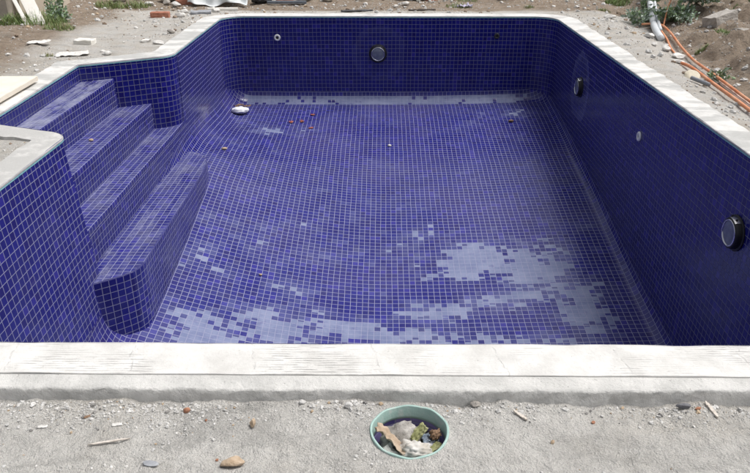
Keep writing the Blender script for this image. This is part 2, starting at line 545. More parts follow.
# bottom step: a free-standing block against the wall with rounded ends
Z4 = -.98
ol = [(-2.06, 4.105), (-2.0, 4.145), (-1.95, 4.18), (-1.86, 4.245), (-1.78, 4.31), (-1.735, 4.36), (-1.708, 4.42), (-1.695, 4.50)]
ol += [(-1.695, 4.50 + (6.30 - 4.50) * i / 24) for i in range(1, 25)]
ol += [(-1.697, 6.42), (-1.705, 6.54), (-1.725, 6.66), (-1.76, 6.77), (-1.81, 6.85), (-1.88, 6.91), (-1.96, 6.95), (-2.06, 6.97)]
dl = [0]
for i in range(1, len(ol)): dl.append(dl[-1] + math.dist(ol[i], ol[i - 1]))
V = []; U = []; N = len(ol)
for k in range(2):
    for (x, y), s in zip(ol, dl):
        zz = Z4 - .008 if k == 0 else float(zfloor(x, y)) - .12
        V.append((x, y, zz)); U.append((s + .02, zz - Z4))
Fs = [f[::-1] for f in grid_faces(N, 2)]
sidesN = len(V)
Vt = [(x, y, Z4) for x, y in ol]; Ut = [(x + 1.695 - .001, y) for x, y in ol]
# slightly inset top edge for a soft arris
cxm, cym = -1.95, 5.5
Vt = [(x - (.008 if x > -2.05 else 0) * (1 if x > -1.75 else .6), y + (.008 if y < 5 else (-.008 if y > 6.5 else 0)) * (1 if abs(y - 5.4) > .9 else 0), Z4) for x, y in ol]
Vall2 = V + Vt; Uall2 = U + Ut
Fa = [(i, sidesN + i, sidesN + i + 1, i + 1)[::-1] for i in range(N - 1)]
# top fan as strips towards the wall
kk = len(Vall2)
Vall2 += [(-2.06, y, Z4) for x, y, _z in Vt]; Uall2 += [(-2.06 + 1.695, y) for x, y, _z in Vt]
Ftop = [(sidesN + i, sidesN + i + 1, kk + i + 1, kk + i) for i in range(1, N - 2)]
Fend = [(sidesN, sidesN + 1, kk + 1), (sidesN + N - 2, sidesN + N - 1, kk + N - 2)]
o = mk('step', Vall2, Fs + Fa + Ftop + Fend, m_step, pool, Uall2)
o['label'] = 'bottom step jutting into the pool with rounded ends'
# concrete collar along the near run
def conc_mat(name, c1, c2, dark=(.28, .275, .26)):
    m = M(name)
    p = m.pos(); n1 = m.noise(p, 6, 6, .62); n2 = m.noise(p, 55, 5, .7)
    c = m.mix(n1.ss(.35, .68), c1, c2)
    c = m.mix(m.noise(p, 3.1, 5, .7, .5).ss(.62, .74) * .5, c, dark)
    c = m.mix(m.noise(p, 120, 2).ss(.64, .74) * .55, c, (.22, .21, .2))
    m.base(c); m.set('Roughness', .93)
    m.bump(n1 * .4 + n2 * .7, .010, .9)
    return m.m
m_collar = conc_mat('cast_concrete', (.62, .61, .585), (.47, .465, .445), (.34, .335, .32))
nx = 520; xsC = np.linspace(-3.2, 3.3, nx)
prof = [(1.8745, -.004), (1.86, -.005), (1.845, -.006), (1.83, -.007), (1.818, -.008), (1.811, -.0105), (1.8085, -.016), (1.807, -.026), (1.806, -.042), (1.804, -.060), (1.80, -.12)]
V = []
for j, (y, z) in enumerate(prof):
    w = .007 * fbm(xsC * 7, xsC * 0 + 3.3, 21, 5, .65) + .006 * fbm(xsC * 2.2, xsC * 0, 8, 2)
    d = .0060 * fbm(xsC * 45, xsC * 0 + j * 2.9, 31, 3, .7)
    k = 0 if j == 0 else min(1, j / 4)
    dz = .003 * fbm(xsC * 14, xsC * 0 + y * 60, 5, 3)
    V.append(np.column_stack([xsC, y + (w + d) * k, z + dz * (1 if j else 0) + (-.004 * np.clip(fbm(xsC * 25, xsC * 0 + j, 9, 3), 0, 1) if 2 < j < 6 else 0)]))
mk('concrete_collar', np.vstack(V), [f[::-1] for f in grid_faces(nx, len(prof))], m_collar, pool, smooth=True)

# ------------------------------------------------------------------ ground
SKX, SKY_, SKR = .088, 1.667, .119
def inside_outline(x, y, poly):
    c = np.zeros(x.shape, bool); n = len(poly)
    for i in range(n):
        x0, y0 = poly[i]; x1, y1 = poly[i - 1]
        cond = ((y0 > y) != (y1 > y)) & (x < (x1 - x0) * (y - y0) / ((y1 - y0) if abs(y1 - y0) > 1e-12 else 1e-12) + x0)
        c ^= cond
    return c
holep = [tuple(a.lerp(b, .6)) for a, b in zip(A_, B_)]
MOUNDS = [(3.36, 7.15, .20, .24, .13), (3.85, 7.20, .42, .36, .15), (3.50, 6.45, .36, .34, .15), (3.40, 7.85, .22, .24, .12), (3.32, 5.65, .32, .42, .12), (4.5, 8.4, .5, .4, .14), (4.2, 6.3, .5, .5, .16), (-3.9, 7.0, .5, .6, .05), (-4.4, 7.9, .5, .5, .06)]
def gz(x, y):
    x = np.asarray(x, float); y = np.asarray(y, float)
    z = -.022 - .031 * sstep(2.1, 1.85, y) + 0 * x
    amp = .012 + .022 * sstep(2.6, 3.2, x) + .03 * sstep(-2.8, -3.8, x) + .03 * sstep(9.9, 10.6, y)
    z = z + amp * fbm(x * 1.9, y * 1.9, 40, 5, .55) + .009 * sstep(2.3, 3.2, y) * fbm(x * 8, y * 8, 41, 3, .6) - .004 * sstep(2.2, 1.9, y)
    nearf = sstep(2.0, 1.8, y)
    z = z + nearf * (.013 * fbm(x * 6, y * 10, 44, 4, .6) + .0080 * fbm(x * 26, y * 30, 47, 4, .8) - .007 * np.abs(fbm(x * 9 + y * 5, y * 13 - x * 3, 52, 3, .6)))
    z = z + nearf * .012 * sstep(1.70, 1.80, y) * fbm(x * 12, y * 5, 49, 3, .6)
    # bank on the right of the pipe trench, trench itself
    xt = 2.62 + .10 * (y - 4.5)
    z = z - .06 * np.exp(-((x - xt - .12) / .22) ** 2) * sstep(3.5, 5.0, y)
    bank = sstep(xt + .25, xt + 1.0, x) * sstep(3, 5, y)
    z = z + bank * (.12 + .17 * fbm(x * 1.7 + 3, y * 1.7, 61, 4, .5) + .13 * np.abs(fbm(x * 3.3, y * 3.3, 63, 3)) + .055 * fbm(x * 8, y * 8, 64, 3) + .03 * np.abs(fbm(x * 13, y * 13, 67, 3)) + .012 * fbm(x * 24, y * 24, 68, 2))
    far = np.nonzero((y > 4.5) & (y < 10) & (np.abs(x) < 6))[0]
    if len(far):
        xf, yf = x[far], y[far]; n1 = .8 * fbm(xf * 4.5, yf * 4.5, 65, 5, .65); n2 = 1 + .5 * fbm(xf * 6, yf * 6, 66, 3); dz = 0
        for (mx, my, ma, mb, mh) in MOUNDS:
            dz = dz + mh * .62 * sstep(1.05, .35, np.hypot((xf - mx) / ma, (yf - my) / mb) + n1) * n2
        z = z.copy(); z[far] += dz
    z = z + sstep(xt + .6, 6.5, x) * .30 * sstep(3, 6, y)
    z = z + sstep(10.2, 12.5, y) * .22 * (vnoise(x * .9, y * .9, 71))
    z = z + sstep(-2.9, -4.6, x) * .05 * sstep(4, 6, y)
    # settle flat round the skimmer mouth
    d = np.hypot(x - SKX, y - SKY_)
    k = sstep(.20, .125, d)
    z = z * (1 - k) + (-.0505) * k
    return z
_C = {}
def gz1(x, y):
    k = (round(x, 3), round(y, 3))
    if k not in _C: _C[k] = float(gz(np.array([x]), np.array([y]))[0])
    return _C[k]
gx = np.unique(np.round(np.concatenate([np.linspace(-150, -9, 12), np.linspace(-9, -1.6, 150), np.arange(-1.6, 1.6, .0115), np.arange(1.6, 2.6, .05), np.arange(2.6, 5.2, .026), np.linspace(5.2, 9, 60), np.linspace(9, 150, 12)]), 4))
gy = np.unique(np.round(np.concatenate([np.linspace(-80, -1, 8), np.linspace(-1, .95, 20), np.arange(.95, 1.86, .0115), np.linspace(1.86, 12.5, 240), np.linspace(12.5, 20, 20), np.linspace(20, 260, 12)]), 4))
GX, GY = np.meshgrid(gx, gy)
gxf, gyf = GX.ravel().copy(), GY.ravel().copy()
d = np.hypot(gxf - SKX, gyf - SKY_)
ins = d < SKR
rim = ins & (d > SKR - .016)
gxf[rim] = SKX + (gxf[rim] - SKX) / d[rim] * SKR; gyf[rim] = SKY_ + (gyf[rim] - SKY_) / d[rim] * SKR
bad = (ins & ~rim)
hol = inside_outline(gxf, gyf, holep)
GZ = gz(gxf, gyf)
NXg, NYg = len(gx), len(gy)
ii = np.arange(NXg * NYg).reshape(NYg, NXg)
fa = np.stack([ii[:-1, :-1], ii[:-1, 1:], ii[1:, 1:], ii[1:, :-1]], -1).reshape(-1, 4)
keep = ~((bad[fa].any(1)) | (hol[fa].any(1)))
def ground_mat():
    m = M('cement_dusted_earth')
    p = m.pos(); x, y, z = m.sep(p)
    n1 = m.noise(p, 1.3, 6, .62); n2 = m.noise(p, 7, 6, .68); n3 = m.noise(p, 45, 5, .7); n4 = m.noise(p, 150, 3, .7)
    right = (x - (y - 4.5) * .10).ss(2.62, 3.0)
    left = x.ss(-4.0, -2.9, 1, 0) * y.ss(4, 6)
    back = y.ss(9.7, 10.3)
    brown = (right.max(left).max(back) + (n1 - .5) * .9).ss(.25, .75)
    fine = m.noise(p, 26, 6, .75)
    grey = m.mix(n2.ss(.3, .7), (.58, .56, .525), (.72, .698, .655))
    patchn = m.noise(m.vec(x * 1.0, y * 2.2, 0), 2.6, 5, .65, .8)
    grey = m.mix(patchn.ss(.49, .66) * .6, grey, (.40, .388, .365))
    grey = m.mix(n1.ss(.48, .68) * .55, grey, (.50, .455, .385))
    grey = m.mix(fine.ss(.52, .68) * .5, grey, (.38, .37, .35))
    grey = m.mix(n3.ss(.57, .72) * .45, grey, (.33, .32, .30))
    grey = m.mix(n4.ss(.56, .70) * .6, grey, (.70, .69, .67))
    side = y.ss(3.2, 4.5)
    grey = m.mix(side * n2.ss(.40, .62) * .5, grey, (.45, .395, .325))
    dirt = m.mix(n2.ss(.3, .7), (.25, .195, .145), (.39, .315, .245))
    dirt = m.mix(fine.ss(.48, .66) * .65, dirt, (.14, .11, .085))
    dirt = m.mix(m.noise(p, 3.1, 5, .7).ss(.52, .68) * .5, dirt, (.38, .35, .31))
    dirt = m.mix(n3.ss(.5, .72) * .6, dirt, (.40, .335, .27))
    c = m.mix(brown, grey, dirt)
    m.base(c); m.set('Roughness', .95); m.set('Specular IOR Level', .2)
    m.bump(n2 * .35 + fine * .8 + n3 * .75 + n4 * .6, .024, 1.0)
    return m.m
m_ground = ground_mat()
used = np.zeros(NXg * NYg, bool); used[fa[keep].ravel()] = True
remap = np.cumsum(used) - 1
g = mk('ground', np.column_stack([gxf, gyf, GZ])[used], remap[fa[keep]], m_ground, smooth=True)
tag(g, 'grey cement-dusted earth around the pool', 'ground', kind='structure')

# ------------------------------------------------------------------ loose gravel (beyond counting)
def scatter(name, P3, sizes, mats, label, seed):
    r = np.random.default_rng(seed)
    AV = []; AF = []; MI = []; base = 0
    big = sizes > np.quantile(sizes, .93)
    for sub, sel in ((0, ~big), (1, big)):
        Vb, Fb = ICO[sub]; Fb = np.array(Fb); nb = len(Vb); n = int(sel.sum())
        if not n: continue
        q = Vb[None] * (1 + r.normal(size=(n, nb, 1)) * .18) * (sizes[sel][:, None, None] * r.uniform(.55, 1.15, (n, 1, 3)) / 2)
        u = r.normal(size=(n, 4)); u /= np.linalg.norm(u, axis=1, keepdims=True); w, x, y, z = u.T
        Rm = np.stack([1 - 2 * (y * y + z * z), 2 * (x * y - z * w), 2 * (x * z + y * w), 2 * (x * y + z * w), 1 - 2 * (x * x + z * z), 2 * (y * z - x * w), 2 * (x * z - y * w), 2 * (y * z + x * w), 1 - 2 * (x * x + y * y)], -1).reshape(n, 3, 3)
        q = np.einsum('nij,nkj->nki', Rm, q)
        q[..., 2] *= .75
        q[..., 2] -= q[..., 2].min(1, keepdims=True) * .25
        q += P3[sel][:, None]
        AV.append(q.reshape(-1, 3)); AF.append((Fb[None] + (np.arange(n) * nb + base)[:, None, None]).reshape(-1, 3)); base += n * nb
        MI.append(np.repeat(r.choice(len(mats), size=n, p=[m[1] for m in mats]), len(Fb)))
    o = mk(name, np.vstack(AV), np.vstack(AF), None)
    for m in mats: o.data.materials.append(m[0])
    o.data.polygons.foreach_set('material_index', np.concatenate(MI).astype(np.int32))
    o.data.polygons.foreach_set('use_smooth', [False] * len(o.data.polygons))
    tag(o, label, 'gravel', kind='stuff')
    return o
ms_grey = plain('grey_chip', (.42, .412, .395), .9, (.58, .57, .55), 60)
ms_pale = plain('pale_chip', (.56, .545, .515), .9, (.68, .665, .64), 60)
ms_dark = plain('dark_chip', (.16, .155, .15), .9, (.25, .24, .225), 60)
ms_tan = plain('tan_chip', (.36, .27, .18), .9, (.46, .36, .25), 60)
ms_terra = plain('terracotta', (.34, .15, .085), .9, (.44, .23, .145), 25, .004, 90)
pts = []
def ok(x, y): return math.hypot(x - SKX, y - SKY_) > .135
N = 60000
X_ = rng.uniform(-1.55, 1.55, N); Yv = .98 + .83 * rng.random(N) ** .62
den = 1.5 * fbm(X_ * 3.2, Yv * 5, 90, 4, .6) + .75 * sstep(1.60, 1.79, Yv) - .12
keepm = (rng.random(N) < .30 + .8 * den) & (np.hypot(X_ - SKX, Yv - SKY_) > .133) & (Yv < 1.793)
X_, Yv = X_[keepm], Yv[keepm]
sz = .0016 + .0030 * rng.random(len(X_)) ** 2 + .009 * rng.random(len(X_)) ** 20
sz *= 1 + .9 * sstep(1.68, 1.79, Yv) * (rng.random(len(X_)) < .4)
scatter('gravel', np.column_stack([X_, Yv, gz(X_, Yv)]), sz, [(ms_grey, .76), (ms_pale, .12), (ms_dark, .09), (ms_tan, .03)], 'fine grey gravel and mortar crumbs strewn over the ground in front of the pool', 5)
N = 34000
X_ = rng.uniform(-6, 6.5, N); Yv = rng.uniform(3.5, 12, N)
inp = inside_outline(X_, Yv, [tuple(p) for p in [a.lerp(b, 1.15) for a, b in zip(A_, B_)]])
den = .5 + fbm(X_ * 1.2, Yv * 1.2, 93, 4) * 1.2 + .8 * sstep(2.9, 3.6, X_) + .4 * sstep(9.8, 10.6, Yv)
keepm = (~inp) & (rng.random(N) < den)
X_, Yv = X_[keepm], Yv[keepm]
sz = .007 + .014 * rng.random(len(X_)) + .055 * rng.random(len(X_)) ** 14
ms_soil = plain('soil_clod', (.20, .15, .11), .95, (.31, .24, .18), 30)
scatter('stone_chips', np.column_stack([X_, Yv, gz(X_, Yv)]), sz, [(ms_grey, .50), (ms_pale, .22), (ms_soil, .22), (ms_tan, .06)], 'stone chips and soil crumbs scattered over the ground beyond the pool', 6)

# ------------------------------------------------------------------ pool fittings
m_chrome = plain('brushed_chrome', (.62, .62, .62), .22, metal=1)
m_black = plain('black_rubber', (.012, .012, .014), .5)
m_lens = plain('grey_light_lens', (.12, .135, .19), .22, (.17, .19, .25), 25)
m_whitepl = plain('white_plastic', (.78, .78, .76), .4)
def lathe(prof, n=40, cap=True):
    """profile of (radius, height) pairs turned about +Z"""
    V = []
    for r, z in prof:
        for i in range(n):
            a = 2 * math.pi * i / n; V.append((r * math.cos(a), r * math.sin(a), z))
    F = grid_faces(n, len(prof), wrap=True)
    if cap:
        F.append(tuple(range((len(prof) - 1) * n, len(prof) * n)))
    return V, F
def pool_light(loc, rot, label, sc=1.0):
    t = empty('pool_light', loc, rot)
    tag(t, label, 'pool light', 'lamps set in the pool walls')
    V, F = lathe([(.118 * sc, 0), (.118 * sc, .006), (.110 * sc, .010), (.104 * sc, .010), (.104 * sc, .004)], cap=False); mk('gasket', V, F, m_black, t, smooth=False)
    V, F = lathe([(.104 * sc, 0), (.102 * sc, .028), (.099 * sc, .040), (.094 * sc, .046), (.088 * sc, .046), (.086 * sc, .038)], cap=False); mk('housing', V, F, m_black, t, smooth=True)
    V, F = lathe([(.0885 * sc, .0465), (.0865 * sc, .0485), (.082 * sc, .0495), (.0785 * sc, .048), (.077 * sc, .042)], cap=False); mk('rim', V, F, m_chrome, t, smooth=True)
    V, F = lathe([(.077 * sc, .043), (.060 * sc, .048), (.040 * sc, .0512), (.020 * sc, .0525), (.004 * sc, .053)]); mk('lens', V, F, m_lens, t, smooth=True)
    # bright metal bracket on the crown of the housing
    V = []; 
    for k, (r, z) in enumerate([(.1055, .010), (.1055, .034), (.101, .0445)]):
        for i in range(13):
            a = R(58 + 64 * i / 12); V.append((r * sc * math.cos(a), r * sc * math.sin(a), z))
    mk('bracket', V, grid_faces(13, 3), m_chrome, t, smooth=True)
    for a in (72, 108):
        V, F = lathe([(.007 * sc, 0), (.007 * sc, .006), (.004 * sc, .008)], 10)
        s = mk('screw', V, F, m_black, t)
        s.location = (.1055 * sc * math.cos(R(a)), .1055 * sc * math.sin(R(a)), .028); s.rotation_euler = (0, R(90), R(a))
    return t
fw = Euler((R(90), 0, 0))                       # +Z of the fitting points to -Y, local +Y points up
pool_light((-.045, YF - .002, -.472), fw, 'round pool lamp with a black surround in the far blue wall', 1.0)
rw = (Matrix.Rotation(R(-90), 3, 'Z') @ Euler((R(90), 0, 0)).to_matrix()).to_euler()   # points to -X
pool_light((XR - .002, 7.83, -.525), rw, 'dark pool lamp inside a hazy grout ring on the right wall', .95)
pool_light((XR - .002, 4.01, -.497), rw, 'pool lamp nearest the viewer, standing proud of the right wall at the picture edge', .98)
def inlet(loc, rot, label, mat, r=.042):
    t = empty('water_inlet', loc, rot); tag(t, label, 'water inlet', 'water inlets in the pool walls')
    V, F = lathe([(r, 0), (r * .98, .008), (r * .85, .013), (r * .50, .014), (r * .46, .010), (r * .44, -.0)], cap=False); mk('flange', V, F, mat, t, smooth=True)
    V, F = lathe([(r * .48, .002), (r * .30, .003)]); mk('nozzle_hole', V, F, m_black, t)
    return t
inlet((-1.35, YF - .002, -.27), fw, 'small white water inlet on the left part of the far wall', m_whitepl)
m_darkpl = plain('dark_plastic', (.03, .03, .035), .45)
inlet((1.49, YF - .002, -.245), fw, 'small black water inlet on the right part of the far wall', m_darkpl, .036)
inlet((XR - .002, 5.86, -.463), rw, 'white round water inlet midway along the right wall', m_whitepl, .042)

# ------------------------------------------------------------------ skimmer
mm_ = M('mint_pipe_plastic')
p_ = mm_.pos()
c_ = mm_.mix(mm_.noise(p_, 20, 4).ss(.3, .7), (.30, .44, .40), (.36, .50, .455))
c_ = mm_.mix(mm_.noise(p_, 34, 6, .7).ss(.50, .68) * .65, c_, (.52, .53, .50))
mm_.base(c_); mm_.set('Roughness', .6); mm_.bump(mm_.noise(p_, 120, 3), .001)
m_mint = mm_.m
sk = empty('skimmer_pipe', (SKX, SKY_, -.05)); tag(sk, 'mint green plastic skimmer mouth sunk in the ground in front of the pool', 'skimmer')
ro, ri = SKR, SKR - .0075
nn = 96
def wobr(i, r): return r * (1 + .006 * math.sin(3 * 2 * math.pi * i / nn + 1) + .004 * math.sin(7 * 2 * math.pi * i / nn))
prof = [(ro, -.05), (ro, .002), (ro - .001, .0038), (ri + .001, .0038), (ri, .002), (ri - .001, -.034), (ri - .003, -.042), (ri + .006, -.042)]
V = []
for r, z in prof:
    for i in range(nn):
        a = 2 * math.pi * i / nn
        zz = z + (.003 * math.sin(a * 2 + .6) + .0015 * math.sin(a * 9)) * (1 if z > 0 else .3)
        V.append((wobr(i, r) * math.cos(a), wobr(i, r) * math.sin(a), zz))
mk('rim', V, grid_faces(nn, len(prof), wrap=True), m_mint, sk, smooth=True)
V = []; U = []
for k, z in enumerate((-.038, -.30)):
    for i in range(nn + 1):
        a = 2 * math.pi * i / nn - math.pi / 2
        V.append(((ri + .003) * math.cos(a), (ri + .003) * math.sin(a), z)); U.append(((ri + .003) * (a + 7), z + .012))
mk('tiled_throat', V, grid_faces(nn + 1, 2), tile_mat('lilac_mosaic', cols=((.34, .27, .60), (.40, .33, .66)), film=.3), sk, U, smooth=True)
V, F = lathe([(.115, -.215), (.05, -.218)], 32)
m_sludge = plain('dark_sludge', (.05, .05, .042), .8, (.22, .20, .16), 45, .01, 60)
mk('sump_floor', V, F, m_sludge, sk)

# trash in the skimmer
def crumple(name, loc, size, mat, seed, label, cat, rot=(0, 0, 0), rough=.35, sub=3):
    P0, F = ICO[sub]; r = np.random.default_rng(seed); Pp = P0.copy()
    fo = np.abs(fbm(P0[:, 0] * 2.2 + seed, P0[:, 1] * 2.2 + P0[:, 2] * 1.7, seed, 4, .6))
    fo2 = np.abs(fbm(P0[:, 1] * 4 + seed, P0[:, 2] * 4 - P0[:, 0] * 3, seed + 3, 3, .6))
    Pp = Pp * (1 + rough * (fo - .3) * 2 - rough * .6 * fo2)[:, None]
    Pp = Pp * np.array(size) / 2; Pp[:, 2] -= Pp[:, 2].min()
    o = mk(name, Pp, F, mat, smooth=True, loc=loc); o.rotation_euler = rot
    return tag(o, label, cat)
def sheet(name, loc, sx, sy, amp, mat, seed, label, cat, rot=(0, 0, 0), n=18, thick=.0015, rag=.12, freq=2.2):
    """crumpled sheet with a ragged edge and real thickness"""
    t = np.linspace(-1, 1, n); A, B = np.meshgrid(t, t)
    ex = 1 + rag * fbm(B * 2 + seed, A * 0 + 1.1, seed, 3); ey = 1 + rag * fbm(A * 2 - seed, B * 0 + 5.1, seed + 1, 3)
    xx = A * ex * sx / 2; yy = B * ey * sy / 2
    zz = amp * (np.abs(fbm(A * freq + seed, B * freq, seed + 2, 4, .55)) * 1.6 + .3 * fbm(A * freq * 2.5, B * freq * 2.5 + seed, seed + 9, 2))
    zz = zz - zz.min()
    top = np.column_stack([xx.ravel(), yy.ravel(), zz.ravel() + thick]); bot = np.column_stack([xx.ravel(), yy.ravel(), zz.ravel()])
    F = grid_faces(n, n); m = n * n
    Fb = [tuple(m + i for i in f[::-1]) for f in F]
    E = list(range(n)) + [k * n + n - 1 for k in range(1, n)] + [m - 1 - k for k in range(1, n)] + [(n - 1 - k) * n for k in range(1, n - 1)]
    Fe = [(E[i], m + E[i], m + E[(i + 1) % len(E)], E[(i + 1) % len(E)]) for i in range(len(E))]
    o = mk(name, np.vstack([top, bot]), F + Fb + Fe, mat, smooth=True, loc=loc); o.rotation_euler = rot
    return tag(o, label, cat)
m_cloth = plain('dirty_cloth', (.20, .185, .165), .9, (.46, .44, .41), 26, .008, 45)
m_wbag = plain('white_plastic_bag', (.60, .585, .555), .6, (.40, .36, .30), 22)
m_card = plain('cardboard', (.36, .27, .19), .9, (.46, .37, .28), 20, .001, 90)
m_yg = plain('yellow_green_leaf', (.24, .25, .10), .7, (.33, .33, .17), 30)
m_bluep = plain('pale_blue_plastic', (.15, .19, .25), .6, (.26, .30, .34), 20)
m_brown = plain('brown_leaf', (.17, .10, .06), .85, (.27, .17, .10), 30)
zs = -.098
crumple('rag', (SKX - .022, SKY_ + .028, zs - .075), (.155, .105, .120), m_cloth, 3, 'crumpled dirty grey rag at the back of the skimmer mouth', 'rag', (0, 0, .2), .28)
crumple('plastic_bag', (SKX + .020, SKY_ - .050, zs - .018), (.122, .074, .066), m_wbag, 8, 'crumpled white plastic bag in front of the rag in the skimmer', 'plastic bag', (0, 0, -.25), .38)
sheet('cardboard_scrap', (SKX - .055, SKY_ - .022, zs + .030), .125, .046, .014, m_card, 4, 'torn brown cardboard strip leaning across the left of the skimmer', 'cardboard', (R(-25), R(24), R(-35)), rag=.2)
sheet('leaf', (SKX + .030, SKY_ + .012, zs + .03), .060, .030, .008, m_yg, 5, 'yellow green leaf lying on the rag in the skimmer', 'leaf', (R(20), R(-38), R(30)))
sheet('plastic_scrap', (SKX + .062, SKY_ + .018, zs + .00), .05, .04, .014, m_bluep, 6, 'pale blue plastic scrap at the back right of the skimmer', 'plastic scrap', (R(12), R(10), R(20)))
crumple('dead_leaf', (SKX + .080, SKY_ + .016, zs + .0), (.045, .036, .038), m_brown, 12, 'brown curled dead leaf at the right edge of the skimmer', 'leaf', (0, 0, .8), .5)
sheet('leaf', (SKX + .068, SKY_ - .022, zs - .005), .062, .022, .008, m_yg, 15, 'narrow yellow green leaf to the right of the white bag in the skimmer', 'leaf', (R(8), R(-10), R(35)))
m_gpaper = plain('grey_paper', (.30, .31, .29), .85, (.42, .43, .41), 18)
sheet('paper_scrap', (SKX - .045, SKY_ - .062, zs + .005), .08, .03, .010, m_gpaper, 18, 'grey green paper scrap at the front left of the skimmer', 'paper', (R(-14), R(20), R(-42)))
crumple('debris_heap', (SKX + .0, SKY_ + .0, -.195), (.226, .224, .10), m_sludge, 22, 'dark wet heap of rubbish under the bag and rag in the skimmer', 'rubbish', (0, 0, 0), .30)
sheet('foil_scrap', (SKX + .058, SKY_ - .006, zs - .002), .034, .024, .010, plain('white_foil', (.55, .56, .58), .35, (.4, .42, .5), 40), 25, 'small white foil scrap between the two leaves in the skimmer', 'foil', (R(18), R(-8), R(60)))

# ------------------------------------------------------------------ stones and litter in the foreground
def stone(name, x, y, size, mat, seed, label, cat='stone', rotz=0, tilt=(0, 0), sub=3, sink=.1, facets=9, rough=.1):
    Vv, F = stone_vf(size, seed, sub, facets, rough)
    o = mk(name, Vv, F, mat, loc=(x, y, gz1(x, y) - size[2] * sink)); o.rotation_euler = (tilt[0], tilt[1], rotz)
    o.data.polygons.foreach_set('use_smooth', [sub >= 3] * len(o.data.polygons))
    return tag(o, label, cat)
m_rock = plain('tan_rock', (.40, .29, .19), .9, (.50, .40, .30), 35, .006, 70)
m_rockg = plain('grey_rock', (.34, .31, .28), .9, (.45, .42, .38), 16, .01, 50)
m_mort = plain('mortar_lump', (.62, .60, .56), .95, (.72, .70, .67), 25, .006, 60)
m_slate = plain('slate_chip', (.26, .27, .29), .75, (.36, .37, .39), 40, .002, 90)
m_wood = plain('weathered_wood', (.52, .46, .40), .85, (.62, .57, .51), 12, .002, 80)
m_board = plain('cream_board', (.70, .63, .52), .8, (.76, .70, .61), 6, .001, 60)
m_boardw = plain('white_board', (.74, .72, .67), .7, (.66, .63, .57), 5, .001, 60)
stone('stone', -.418, 1.527, (.074, .042, .032), m_rock, 31, 'tan rock lying on the gravel left of the skimmer', rotz=.1)
stone('stone', -.389, 1.696, (.020, .030, .030), m_rock, 35, 'small upright tan pebble between the tan rock and the pool collar', tilt=(.2, .1))
stone('slate_chip', -.648, 1.519, (.055, .022, .007), m_slate, 36, 'flat dark grey slate chip at the bottom left of the picture', 'slate chip', rotz=-.1, sub=2)
stone('terracotta_shard', -.602, 1.752, (.022, .018, .024), ms_terra, 37, 'orange terracotta shard near the collar, left of the skimmer', 'terracotta shard', sub=2)
stone('terracotta_shard', -.533, 1.712, (.010, .010, .008), ms_terra, 38, 'tiny orange terracotta crumb just right of the larger shard', 'terracotta shard', sub=2)
stone('terracotta_shard', -.465, 1.545, (.013, .010, .008), ms_terra, 39, 'rusty crumb beside the tan rock', 'terracotta shard', sub=2)
stone('terracotta_shard', .655, 1.72, (.016, .012, .009), ms_terra, 41, 'rust coloured crumb on the gravel right of the skimmer', 'terracotta shard', sub=2)
stone('mortar_lump', .30, 1.79, (.030, .022, .020), m_rockg, 42, 'grey mortar lump at the foot of the collar, right of the skimmer', 'mortar lump', sub=2)
stone('mortar_lump', -.10, 1.775, (.030, .024, .020), ms_grey, 43, 'grey mortar lump at the foot of the collar, left of the skimmer', 'mortar lump', sub=2)
stone('pebble', .51, 1.63, (.016, .014, .012), m_rock, 44, 'tan pebble right of the skimmer', 'pebble', sub=2)
stone('pebble', .12, 1.40, (.014, .014, .012), plain('dark_stone', (.09, .07, .06), .9), 45, 'dark pebble below the skimmer', 'pebble', sub=2)
stone('stone', .95, 1.812 - .03, (.050, .022, .018), plain('charcoal_stone', (.10, .10, .11), .85, (.18, .18, .19), 40), 46, 'dark grey stone at the foot of the collar near the right edge', rotz=.1, sub=2)
stone('terracotta_shard', .995, 1.775, (.030, .012, .010), ms_terra, 47, 'reddish shard beside the dark stone near the right edge', 'terracotta shard', rotz=.3, sub=2)
def splinter(name, x0, y0, x1, y1, w, t, mat, seed, label, cat, lift=.004):
    p0 = Vector((x0, y0, gz1(x0, y0) + lift)); p1 = Vector((x1, y1, gz1(x1, y1) + lift))
    d = p1 - p0; L = d.length; r = np.random.default_rng(seed)
    n = 14; V = []
    sd = Vector((-d.y, d.x, 0)).normalized()
    for i in range(n + 1):
        f = i / n; c = p0 + d * f
        ww = w * (1 - .75 * abs(2 * f - 1) ** 5) * (1 + .12 * r.normal())
        for (s, h) in ((-.5, 0), (.5, 0), (.5, 1), (-.5, 1)):
            q = c + sd * (s * ww) + Vector((0, 0, h * t * (1 + .15 * r.normal()))); V.append(tuple(q))
    F = [(j, k, k + 4, j + 4) for i in range(n) for (j, k) in ((4 * i + a, 4 * i + (a + 1) % 4) for a in range(4))]
    F += [(3, 2, 1, 0), (4 * n, 4 * n + 1, 4 * n + 2, 4 * n + 3)]
    return tag(mk(name, V, F, mat), label, cat)
splinter('wood_strip', -.855, 1.600, -.735, 1.620, .0065, .004, m_wood, 3, 'thin pale wooden strip lying on the gravel at left', 'wood strip')
splinter('wood_splinter', 1.025, 1.800, 1.040, 1.735, .010, .006, m_wood, 4, 'pale wood splinter near the right edge below the collar', 'wood splinter')
splinter('wood_splinter', .415, 1.755, .45, 1.715, .009, .005, m_wood, 5, 'short grey wood splinter lying in front of the collar right of centre', 'wood splinter')
sheet('dead_leaf', (-.905, 1.732, gz1(-.905, 1.732) + .001), .024, .012, .005, m_brown, 31, 'small brown leaf on the gravel near the left edge', 'leaf', (0, 0, .5), n=9, thick=.0008)
sheet('paper_scrap', (-1.03, 1.69, gz1(-1.03, 1.69) + .001), .030, .012, .004, ms_pale, 33, 'white paper scrap on the gravel near the left edge', 'paper', (0, 0, .1), n=9)
sheet('paper_scrap', (-.80, 1.69, gz1(-.80, 1.69) + .001), .030, .012, .005, ms_pale, 34, 'curled pale paper scrap above the wooden strip', 'paper', (0, 0, .3), n=9)

